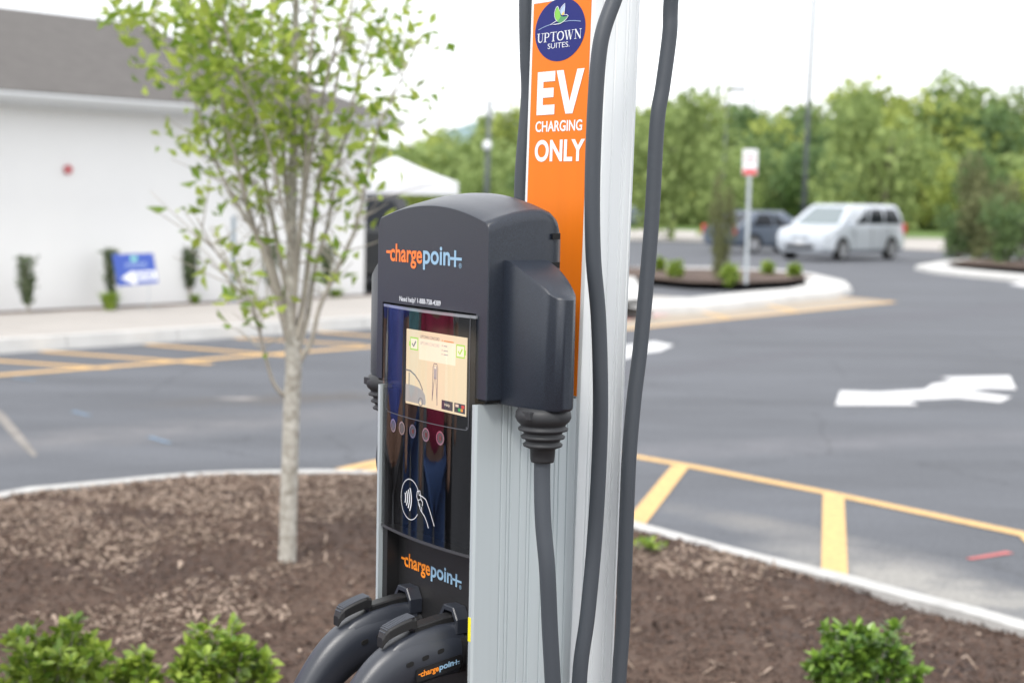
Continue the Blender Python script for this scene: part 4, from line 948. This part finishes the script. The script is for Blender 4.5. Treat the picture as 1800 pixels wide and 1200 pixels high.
mb = MB(); q0 = Vector(SB(.14,.2,-.02)); q1 = Vector(SB(.86,.2,-.02)); mb.tube([(q0.x, q0.y, -.1), tuple(q0)], .006, 6); mb.tube([(q1.x-.0, q1.y, -.1), tuple(q1)], .006, 6); mb.build('stake', M['steel'], sg)
b = G(410, 533, .14); h = (533-380)*b.y/F
o = MB().box((-.028,-.028,0),(.028,.028,h)).build('slim_post', mat('slate_post', (.20,.25,.29), .5), None, loc=b, bevel=.006); tag(o, 'slim blue grey post standing before the white wall left of the trunk', 'post')

# ================================================================== FAR THINGS
def small_shrub(x, yb, hpx, wpx, label, m=None, grp='small green shrubs on the far island'):
    b = G(x, yb, .15); d = b.y; h = hpx*d/F; w = wpx/2*d/F; pts = np.random.randn(500, 3); pts /= np.linalg.norm(pts, axis=1)[:, None]; pts *= (np.random.rand(500)**.4)[:, None]; pts = pts*[w*.95, w*.95, h*.55]+[0, 0, h*.5]
    e = empty('small_shrub', b, 0, label, 'shrub', grp); fo = leaf_mesh('foliage', pts, None, .09, m or M['bush_leaf'], e); fo['kind'] = 'stuff'; MB().tube([(0,0,0),(0,0,h*.5)], .02, 6).build('stem', M['twig'], e); return e
for a in ((1160,476,22,16,'small round shrub on the far island right of the station pole'),(1187,488,28,28,'larger round shrub second from left on the far island'),(1283,498,32,32,'yellow green shrub left of the sign post on the far island'),(1350,482,20,22,'small shrub right of the sign post on the far island'),(1396,486,22,22,'rightmost small shrub on the far island')): small_shrub(*a)
# no-parking sign on the far island
b = G(1311, 499, .15); d = b.y
sp_ = empty('parking_sign', b, 0, 'small white sign with red lower band on a steel post on the far island', 'sign'); H = (499-264)*d/F
MB().box((-.035,-.02,0),(.035,.02,H-.08)).build('post', M['steel'], sp_, bevel=.005)
MB().box((-.145,-.035,H-.50),(.145,-.022,H)).build('sign_plate', M['vwhite'], sp_, bevel=.003)
MB().box((-.13,-.039,H-.49),(.13,-.036,H-.38)).build('red_band', M['signred'], sp_)
mb = MB(); [mb.box((-.10,-.039,H-.12-.07*k),(.10,-.036,H-.09-.07*k)) for k in range(3)]; mb.build('printed_lines', mat('faded_red', (.6,.3,.3), .6), sp_)
def lamp_post(x, yb, yt, r, label, globe=None):
    b = G(x, yb, 0); d = b.y; H = (yb-yt)*d/F; e = empty('lamp_post', b, 0, label, 'lamp post', 'light poles around the parking lot')
    mb = MB(); mb.tube([(0,0,0),(0,0,.7)], [r*1.9, r*1.6], 12); mb.build('base', M['concrete'], e)
    MB().tube([(0,0,.68),(.003*H,0,H*.5),(.012*H,0,H)], [r, r*.85, r*.65], 10).build('pole', M['darkpole'], e, smooth=True)
    if globe is None:
        MB().obox((.012*H+.45,0,H-.05), (.42,0,.0), (0,.16,0), (0,0,.08)).build('lamp_head', M['darkpole'], e, bevel=.03)
    else:
        zg = (yb-globe)*d/F; mb = MB(); mb.loft([[(rr_*math.cos(t), rr_*math.sin(t)-.15, zg+z) for t in np.linspace(0, 5.9, 12)] for rr_, z in ((.04,-.16),(.12,-.10),(.15,0),(.11,.12),(.03,.17))]); mb.build('lamp_globe', M['vwhite'], e, smooth=True)
    return e
lamp_post(1410, 442, -40, .09, 'tall dark light pole rising behind the silver minivan', None)
lamp_post(853, 440, 178, .10, 'dark lamp post with white globe between the tent and the station pole', 258)
lamp_post(1268, 420, 158, .06, 'thin distant light pole among the trees right of the station pole', None)

# vehicles ---------------------------------------------------------------
def vehicle(name, loc, rz, P, paintm, label, group, cat):
    """local: +x forward, y left, z up"""
    e = empty(name, loc, rz, label, cat, group)
    L2 = P['L']/2; W2 = P['W']/2; zb, zh, H = P['belt'], P['hood'], P['H']; xw0, xw1, xr0, xr1 = P['xw0'], P['xw1'], P['xr0'], P['xr1']   # windscreen base/top, rear glass top/base
    def ring(x, w, z0, z1, c=.06):
        return [(x,-w*.86,z0),(x,-w,z0+.12),(x,-w*1.0,z0+(z1-z0)*.55),(x,-w*.965,z1-c),(x,-w*.86,z1-.01),(x,-w*.4,z1+.02),(x,w*.4,z1+.02),(x,w*.86,z1-.01),(x,w*.965,z1-c),(x,w*1.0,z0+(z1-z0)*.55),(x,w,z0+.12),(x,w*.86,z0)]
    rings = [ring(L2, W2*.70, .36, zh*.72), ring(L2-.05, W2*.84, .27, zh*.84), ring(L2-.28, W2*.95, .22, zh*.93), ring(xw0+.1, W2*.985, .22, zh), ring(xw0-.35, W2, .22, zb), ring(0, W2, .22, zb+.01), ring(-L2+.7, W2*.99, .22, zb+.02), ring(-L2+.18, W2*.95, .25, zb), ring(-L2+.03, W2*.86, .34, zb-.05)]
    o = MB().loft(rings).build('body', paintm, e, smooth=True); autosmooth(o, 35)
    lo = [(xw0, W2*.90), (xr1, W2*.88)]; hi = [(xw1, W2*.70), (xr0, W2*.68)]
    def cab(s, t, side, off=0):   # side surface of the cabin: s along, t up
        x = (lo[0][0]*(1-s)+lo[1][0]*s)*(1-t)+(hi[0][0]*(1-s)+hi[1][0]*s)*t; w = (lo[0][1]*(1-s)+lo[1][1]*s)*(1-t)+(hi[0][1]*(1-s)+hi[1][1]*s)*t
        w += .05*math.sin(math.pi*t)+off; return (x, side*w, zb-.03+(H-.05-zb+.03)*t)
    mb = MB(); rg = []
    for t in (0, .25, .5, .75, 1):
        ss = [0, .15, .3, .5, .7, .85, 1]; rg.append([cab(s, t, -1) for s in ss]+[cab(s, t, 1) for s in ss[::-1]])
    top = []
    for s in [0, .15, .3, .5, .7, .85, 1]: p = cab(s, 1, -1); top.append((p[0]*.985, p[1]*.86, H-.005+.012*math.sin(math.pi*s)))
    for s in [0, .15, .3, .5, .7, .85, 1][::-1]: p = cab(s, 1, 1); top.append((p[0]*.985, p[1]*.86, H-.005+.012*math.sin(math.pi*s)))
    rg.append(top); o = MB().loft(rg, (False, True)).build('cabin', paintm, e, smooth=True); autosmooth(o, 30)
    for side in (-1, 1):
        for (s0, s1, m_) in P['win']:
            mb = MB(); A_ = []; B_ = []
            for t in (.12, .3, .5, .7, .88):
                k_ = (t-.12)/.76; sa = s0+(.035 if s0 > .24 else .13)*k_*(1 if s0 < .24 else .3); sb = s1-(.02 if s1 < .9 else .03)*k_
                A_.append([cab(sa, t, side, .012), cab((sa+sb)/2, t, side, .012), cab(sb, t, side, .012)]); B_.append([cab(sa, t, side, -.01), cab((sa+sb)/2, t, side, -.01), cab(sb, t, side, -.01)])
            rg_ = [a_+b_[::-1] for a_, b_ in zip(A_, B_)]; mb.loft(rg_); autosmooth(mb.build('side_window', m_, e), 40)
    def endq(s, t, u_, off):
        a = cab(s, t, -1); b_ = cab(s, t, 1); return (a[0]+off, a[1]*(1-u_)+b_[1]*u_, a[2])
    mb = MB(); mb.loft([[endq(0,.08,.08,-.02),endq(0,.08,.92,-.02),endq(0,.92,.88,-.02),endq(0,.92,.12,-.02)],[endq(0,.08,.08,.012),endq(0,.08,.92,.012),endq(0,.92,.88,.012),endq(0,.92,.12,.012)]]); mb.build('windscreen', M['windshield'], e)
    mb = MB(); mb.loft([[endq(1,.2,.1,.02),endq(1,.2,.9,.02),endq(1,.88,.86,.02),endq(1,.88,.14,.02)],[endq(1,.2,.1,-.012),endq(1,.2,.9,-.012),endq(1,.88,.86,-.012),endq(1,.88,.14,-.012)]]); mb.build('rear_window', M['carglass'], e)
    rw = P.get('rw', .335)
    for x in (P['xf'], P['xb']):
        for side in (-1, 1):
            y = side*(W2-.03); a = MB(); a.loft([[(x+(rw+.06)*math.cos(t), yy, rw+.02+(rw+.06)*math.sin(t)) for t in np.linspace(-.25, math.pi+.25, 20)] for yy in (side*(W2+.003), side*(W2-.28))], (True, True)); a.build('wheel_arch', M['deep'], e)
            w = bpy.data.objects.new('wheel', None); link(w, e); w.location = (x, side*(W2-.10), rw)
            MB().loft([[(r*math.cos(t), yy, r*math.sin(t)) for t in np.linspace(0, 2*math.pi*23/24, 24)] for r, yy in ((rw-.03,-.11),(rw,-.09),(rw,.09),(rw-.03,.115),(rw-.10,.12))]).build('tyre', M['tyre'], w, smooth=False)
            r_ = MB(); sy = side
            for r, y0, y1 in ((rw-.115,.118*sy,.128*sy),): r_.loft([[(r*math.cos(t), yy, r*math.sin(t)) for t in np.linspace(0, 2*math.pi*23/24, 24)] for yy in (.10*sy,.126*sy)])
            for k in range(5):
                t = 2*math.pi*k/5+.3; c = Vector((math.cos(t)*(rw-.17), .128*sy, math.sin(t)*(rw-.17))); r_.obox(c, Vector((math.cos(t),0,math.sin(t)))*(rw-.15)*.5, Vector((-math.sin(t),0,math.cos(t)))*.03, (0,.006,0))
            r_.build('rim', M['rim'], w)
    for side in (-1, 1):
        mb = MB(); x = L2-.16; mb.add([(x+.09, side*W2*.60, zh*.64),(x-.02, side*W2*.90, zh*.66),(x-.24, side*W2*.955, zh*.80),(x-.04, side*W2*.66, zh*.80),(x+.12, side*W2*.60, zh*.66),(x+.02, side*W2*.925, zh*.68),(x-.20, side*W2*.975, zh*.82),(x+.0, side*W2*.66, zh*.83)], [(0,1,2,3),(4,5,6,7),(0,1,5,4),(1,2,6,5),(2,3,7,6),(3,0,4,7)]); mb.build('headlight', M['lamp'], e)
        MB().obox((-L2+.10, side*W2*.88, zb-.12), (.05,0,0), (0,.08,0), (0,0,.16)).build('tail_light', M['tail'], e, bevel=.02)
        c = Vector(cab(.10, .05, side)); MB().obox((c.x-.05, side*(abs(c.y)+.12), c.z+.08), (.05,0,0), (0,.11,0), (0,0,.075)).build('wing_mirror', paintm, e, bevel=.03)
        for s in P['doors']:
            x = s; MB().box((x-.006, side*(W2+.001)-.004, .35), (x+.006, side*(W2+.001)+.004, zb-.08)).build('door_seam', M['deep'], e)
    for k in (-1, 1): MB().obox((L2-.03, k*.17, zh*.66), (.03,0,0), (0,.14,0), (0,0,.045)).build('grille', M['carglass'], e, bevel=.01)
    MB().obox((L2-.035, 0, .43), (.05,0,0), (0,W2*.5,0), (0,0,.07)).build('air_intake', M['black'], e, bevel=.02)
    MB().obox((L2+.018, 0, .55), (.006,0,0), (0,.15,0), (0,0,.05)).build('licence_plate', M['whitecar'], e)
    return e
VAN = dict(L=5.1, W=1.96, H=1.74, belt=1.10, hood=1.06, xw0=1.62, xw1=.72, xr0=-2.25, xr1=-2.42, xf=1.62, xb=-1.46, win=((.20,.38,M['carglass']),(.40,.66,M['carglass']),(.68,.96,M['carglass'])), doors=(.95,-.15,-1.25))
f1 = G(1477, 459); r1 = G(1572, 452); dv = (f1-r1); yaw = math.atan2(dv.y, dv.x)
yaw = math.atan2(-.75, -.66)
hd = Vector((math.cos(yaw), math.sin(yaw), 0)); lf = Vector((-hd.y, hd.x, 0))
vc = f1-hd*1.62-lf*.9       # left side of the van faces the camera
van = vehicle('minivan', vc, yaw, VAN, M['silver'], 'silver minivan turned towards the camera beside the dark car', 'vehicles in the far parking lot', 'minivan')
CARP = dict(L=4.5, W=1.80, H=1.46, belt=.92, hood=.88, xw0=1.05, xw1=.25, xr0=-1.2, xr1=-1.9, xf=1.38, xb=-1.35, rw=.31, win=((.22,.46,M['carglass']),(.49,.84,M['carglass'])), doors=(.55,-.5))
f1 = G(1322, 446); yaw = math.radians(33); hd = Vector((math.cos(yaw), math.sin(yaw), 0)); lf = Vector((-hd.y, hd.x, 0))
vehicle('parked_car', f1+hd*1.35+lf*.82, yaw, CARP, M['bluecar'], 'dark blue grey car partly hidden behind the sign post and minivan', 'vehicles in the far parking lot', 'car')
vehicle('parked_car', G(1640, 403), math.radians(172), CARP, M['whitecar'], 'distant white car low behind the grass right of the minivan', 'vehicles in the far parking lot', 'car')
vehicle('parked_car', G(1108, 402)+Vector((0, 5, 0)), math.radians(8), CARP, M['bluecar'], 'tiny distant dark car just right of the station pole', 'vehicles in the far parking lot', 'car')
SUV = dict(L=4.7, W=1.92, H=1.78, belt=1.08, hood=1.05, xw0=1.2, xw1=.55, xr0=-1.95, xr1=-2.2, xf=1.45, xb=-1.4, win=((.22,.42,M['carglass']),(.45,.68,M['carglass']),(.71,.95,M['windshield'])), doors=(.6,-.4))
b = atY(627, 347, 28.6); b.z = 0; yaw = math.radians(96)
vehicle('parked_suv', b+Vector((-.05, 2.2, 0)), yaw, SUV, M['blackcar'], 'black sport utility vehicle seen from behind at the corner of the white building', 'vehicles in the far parking lot', 'car')
# tent
ty = 36.0
tc_ = atY(692, 345, ty); tc_.z = 0; te = empty('canopy_tent', tc_, math.radians(8), 'white pop up canopy tent behind the corner of the white building', 'tent')
hw = 1.32; ze = 2.05; za = atY(690, 276, ty).z
mb = MB(); rg = []
for f_, z in ((1, ze), (.72, ze+(za-ze)*.24), (.4, ze+(za-ze)*.56), (.03, za)): 
    r_ = hw*f_; sag = .93
    rg.append([(-r_,-r_,z),(0,-r_*(sag if f_ < 1 else 1),z-.02),(r_,-r_,z),(r_*(sag if f_ < 1 else 1),0,z-.02),(r_,r_,z),(0,r_*(sag if f_ < 1 else 1),z-.02),(-r_,r_,z),(-r_*(sag if f_ < 1 else 1),0,z-.02)])
mb.loft(rg, (False, True)); mb.build('canopy', M['canvas'], te)
mb = MB()
for a in range(4):
    c, s_ = round(math.cos(a*math.pi/2)), round(math.sin(a*math.pi/2)); R2 = lambda x, y: (x*c-y*s_, x*s_+y*c)
    q0 = R2(-hw, -hw-.003); q1 = R2(hw, -hw-.003); mb.add([(q0[0],q0[1],ze-.28),(q1[0],q1[1],ze-.28),(q1[0],q1[1],ze),(q0[0],q0[1],ze)], [(0,1,2,3)])
mb.build('valance', M['canvas'], te)
for i in (-1, 1):
    for j in (-1, 1): MB().box((i*hw-.025+(-.03*i),j*hw-.025+(-.03*j),0),(i*hw+.025+(-.03*i),j*hw+.025+(-.03*j),ze)).build('leg', M['steel'], te)

# ------------------------------------------------------------------ trees at the back
CR = []
def crown_mesh(kind, seed, n=2300):
    rs = np.random.RandomState(seed); L_ = rs.randint(9, 14); cs = []
    for k in range(L_):
        a = rs.rand()*6.28; z = rs.rand(); r = (.30+.25*math.sin(math.pi*z))*rs.rand()**.5
        cs.append((r*math.cos(a), r*math.sin(a), .18+.68*z, .15+.13*rs.rand()))
    cs.append((0, 0, .5, .3)); P = []
    cs = np.array(cs); w = cs[:, 3]**2; w /= w.sum(); pick = rs.choice(len(cs), n, p=w); q = rs.randn(n, 3); q /= np.linalg.norm(q, axis=1)[:, None]; q *= (rs.rand(n)**.33)[:, None]*cs[pick, 3][:, None]*(1+.15*rs.randn(n)[:, None]); P = cs[pick, :3]+q
    st = np.random.get_state(); np.random.seed(seed); o = leaf_mesh('crown', P, None, .06, M[kind], None, aspect=.7, jitter=.6); np.random.set_state(st)
    me = o.data; bpy.data.objects.remove(o); return me
CRM = {k: [crown_mesh(k, 11*i+j) for i in range(2)] for j, k in enumerate(('for0','for1','for2','for3'))}
mb = MB(); mb.tube([(0,0,0),(.01,0,.25),(-.01,.01,.6)], [.026,.019,.008], 8, (False, False))
for a in range(5): t = a*1.26; mb.tube([(0,0,.22+.07*a),(.16*math.cos(t),.16*math.sin(t),.42+.08*a)], [.010,.004], 5, (False, False))
_t = mb.build('trunk', M['trunk'], None, smooth=True); TRM = _t.data; bpy.data.objects.remove(_t)
def tree(x, Y, ytop, kind, label, wr=.85, group='trees lining the back of the parking lot', name='tree', base_z=0, cz=1):
    top = atY(x, ytop, Y); h = top.z-base_z; b = Vector((top.x, Y, base_z)); e = empty(name, b, random.uniform(0, 6.28), label, 'tree' if name != 'large_shrub' else 'shrub', group)
    t = bpy.data.objects.new('trunk', TRM); link(t, e); t.scale = (h*.9, h*.9, h)
    c = bpy.data.objects.new('crown', random.choice(CRM[kind])); link(c, e); w = h*wr*random.uniform(.9, 1.1); c.scale = (w, w, h*cz)
    if cz > 1: c.location.z = -(cz-1)*h
    return e
import bisect
skyL = [(640,250),(690,235),(735,235),(770,215),(800,208),(850,200),(900,205),(950,195),(1040,185),(1120,175),(1160,158),(1215,152),(1250,180),(1300,185),(1340,185),(1385,165),(1420,158),(1480,160),(1540,155),(1600,150),(1660,150),(1720,158),(1780,155),(1840,150),(1900,150)]
def skyline(x):
    k = max(1, min(len(skyL)-1, bisect.bisect([p[0] for p in skyL], x))); a, b = skyL[k-1], skyL[k]; t = (x-a[0])/(b[0]-a[0]); return a[1]+(b[1]-a[1])*t
desc = {'for0': 'mid green', 'for1': 'yellow green', 'for2': 'deep green', 'for3': 'olive'}
pos = ['behind the tent', 'left of the station pole', 'behind the station pole', 'right of the station pole', 'above the dark car', 'behind the tall light pole', 'above the silver minivan', 'right of the minivan', 'at the right edge', 'beyond the right edge']
def where(x):
    for lim, w in ((760,0),(900,1),(1120,2),(1250,3),(1370,4),(1450,5),(1590,6),(1690,7),(1800,8),(9999,9)):
        if x < lim: return pos[w]
ORD = ['first','second','third','fourth','fifth','sixth','seventh','eighth','ninth','tenth','eleventh','twelfth','thirteenth','fourteenth','fifteenth','sixteenth','seventeenth','eighteenth','nineteenth','twentieth','twenty-first','twenty-second','twenty-third','twenty-fourth','twenty-fifth','twenty-sixth','twenty-seventh','twenty-eighth']
rows = [(150, 58, 0, 'farthest row'), (128, 68, 34, 'middle row'), (108, 78, 95, 'nearest row')]
for (Y, dx, dy, rn) in rows:
    x = 650+random.uniform(0, 30); cnt = 0
    while x < 1900:
        k = random.choice(('for0','for0','for1','for2','for1')); yt = skyline(x)+dy+random.uniform(-8, 22)
        if dy > 80: yt = min(yt, 300)
        g = '%s tree, %s from the left in the %s of the wood' % (desc[k], ORD[cnt], rn); cnt += 1
        tree(x, Y+random.uniform(-6, 6), yt, k, g, wr=.95); x += dx*random.uniform(.8, 1.15)
# dense underwood so that no gaps open below the crowns
n = 26000; th = np.random.uniform(-.13, .42, n); Yd = np.random.uniform(112, 150, n); xx = th*Yd; zz = np.random.rand(n)**1.1*5.2+.1
uw = leaf_mesh('underwood', np.stack([xx, Yd, zz], 1), None, .75, M['for0'], None, aspect=.8); tag(uw, 'green undergrowth filling the wood below the tree crowns', 'undergrowth', kind='stuff')
tree(1187, 72, 150, 'for0', 'single lot tree with bare trunk in its own mulch ring right of the station pole', wr=.62, group=None)
tree(1566, 84, 158, 'for0', 'tall green tree with dark trunk standing right behind the minivan', wr=.75, group=None)
for a in ((1722,52,283,'for3','tallest olive brown shrub on the right island',.62),(1690,50,352,'for2','low green shrub at the left end of the right island',.9),(1752,49.5,335,'for3','lower olive shrub between the tallest shrub and the picture edge',.9),(1805,46,335,'for2','dark green shrub at the right picture edge on the right island',1.0)):
    tree(a[0], a[1], a[2], a[3], a[4], wr=a[5], group=None, name='large_shrub', base_z=.1, cz=1.12)
tree(1268, 32.6, 318, 'for3', 'thin wispy sapling left of the sign post on the far island', wr=.26, group=None)
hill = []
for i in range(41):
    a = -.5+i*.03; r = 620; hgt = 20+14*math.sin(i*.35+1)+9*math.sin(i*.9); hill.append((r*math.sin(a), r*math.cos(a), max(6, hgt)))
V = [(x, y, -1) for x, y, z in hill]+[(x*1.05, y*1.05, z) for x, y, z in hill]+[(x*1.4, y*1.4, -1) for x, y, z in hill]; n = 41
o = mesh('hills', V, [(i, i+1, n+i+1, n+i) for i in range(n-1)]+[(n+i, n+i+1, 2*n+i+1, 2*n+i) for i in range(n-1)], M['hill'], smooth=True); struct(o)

# ================================================================== BYSTANDERS (left of the picture, seen as reflections in the display cover)
def skin_part(name, V, Ed, Rd, m, parent, root=0, sub=2):
    me = bpy.data.meshes.new(name); me.from_pydata(V, Ed, []); me.materials.append(m); o = link(bpy.data.objects.new(name, me), parent)
    md = o.modifiers.new('skin', 'SKIN'); md.use_smooth_shade = True; lay = me.skin_vertices[0].data if me.skin_vertices else None
    if lay is None:
        bm = bmesh.new(); bm.from_mesh(me); bm.verts.layers.skin.verify(); bm.to_mesh(me); bm.free(); lay = me.skin_vertices[0].data
    for i, r in enumerate(Rd): lay[i].radius = r if hasattr(r, '__len__') else (r, r)
    lay[root].use_root = True; sd_ = o.modifiers.new('sub', 'SUBSURF'); sd_.levels = sub; sd_.render_levels = sub; return o
def person(x, y, look, top, legs, label, h=1.72):
    k = h/1.72; yaw = math.atan2(look[1]-y, look[0]-x)-math.pi/2
    e = empty('person', (x, y, 0 if x < -3 else .17), yaw, label, 'person', 'bystanders beside the island')
    S = lambda L_: [tuple(c*k for c in v) for v in L_]
    V = S([(0,0,.95),(0,0,1.15),(0,0,1.36),(0,0,1.46),(0,.015,1.55),(0,.02,1.66),(-.19,0,1.40),(-.235,.01,1.12),(-.23,.10,.90),(-.225,.14,.82),(.19,0,1.40),(.235,.01,1.12),(.22,.10,.90),(.215,.14,.82),(-.09,0,.88),(-.10,.01,.50),(-.10,-.01,.09),(-.10,.15,.04),(.09,0,.88),(.10,.02,.50),(.11,-.01,.09),(.12,.15,.04)])
    Ed = [(0,1),(1,2),(2,3),(3,4),(4,5),(2,6),(6,7),(7,8),(8,9),(2,10),(10,11),(11,12),(12,13),(0,14),(14,15),(15,16),(16,17),(0,18),(18,19),(19,20),(20,21)]
    Rd = [(.13,.10),(.115,.09),(.14,.10),.055,(.075,.09),(.07,.085),.05,.038,.03,(.035,.02),.05,.038,.03,(.035,.02),.085,.055,.04,(.04,.03),.085,.055,.04,(.04,.03)]
    skin_part('body', V, Ed, [tuple(c*k for c in (r if hasattr(r, '__len__') else (r, r))) for r in Rd], M['skin'], e)
    V = S([(0,0,.88),(0,0,1.12),(0,0,1.37),(-.19,0,1.40),(-.225,.0,1.22),(.19,0,1.40),(.225,.0,1.22)]); skin_part('shirt', V, [(0,1),(1,2),(2,3),(3,4),(2,5),(5,6)], [(.165,.125),(.145,.115),(.165,.12),(.07,.07),(.062,.062),(.07,.07),(.062,.062)], top, e)
    V = S([(0,0,.93),(-.09,0,.84),(-.10,.01,.50),(-.10,-.01,.10),(.09,0,.84),(.10,.02,.50),(.11,-.01,.10)]); skin_part('trousers', V, [(0,1),(1,2),(2,3),(0,4),(4,5),(5,6)], [(.14,.115),(.10,.10),(.075,.075),(.06,.06),(.10,.10),(.075,.075),(.06,.06)], legs, e)
    V = S([(0,-.03,1.60),(0,-.015,1.70),(0,.03,1.735)]); skin_part('hair', V, [(0,1),(1,2)], [(.085,.08),(.085,.085),(.06,.05)], M['hair'], e)
    MB().loft([[(.012*k*math.cos(t)*f, (.098+.012*f2)*k, (1.595+.02*g_)*k+.012*k*math.sin(t)*f) for t in np.linspace(0, 5.2, 6)] for f, f2, g_ in ((1,0,0),(.5,1.6,-.2))]).build('nose', M['skin'], e, smooth=True)
    for sx_ in (-1, 1):
        MB().loft([[(sx_*.03*k+.009*k*math.cos(t)*f, (.093+.004*f2)*k, 1.625*k+.006*k*math.sin(t)*f) for t in np.linspace(0, 5.2, 6)] for f, f2 in ((1,0),(.5,1))]).build('eye', M['deep'], e)
        MB().obox((sx_*.112*k, .045*k, .035*k), (.045*k,0,0), (0,.13*k,0), (0,0,.035*k)).build('shoe', M['black'], e, bevel=.015)
    return e
look = (-.14, 2.45)
person(-1.66, 3.72, look, mat('shirt_blue', (.16,.22,.85), .8, nscale=6, namt=.3), mat('trousers_grey', (.10,.10,.11), .9), 'person in a blue shirt standing left of the station, reflected in its glass')
person(-2.45, 3.80, look, mat('shirt_teal', (.25,.62,.68), .8, nscale=6, namt=.3), mat('jeans', (.08,.16,.40), .9), 'person in a teal shirt standing behind the others left of the station')
person(-2.02, 3.10, look, mat('shirt_red', (.75,.05,.16), .8, nscale=6, namt=.3), mat('jeans', (.08,.16,.40), .9), 'person in a dark red top and jeans standing nearest the station front', 1.60)
person(-3.4, 3.3, look, mat('shirt_pale', (.75,.78,.8), .8), mat('trousers_dark', (.03,.03,.035), .9), 'person in a pale shirt and dark trousers standing off the kerb to the left', 1.78)
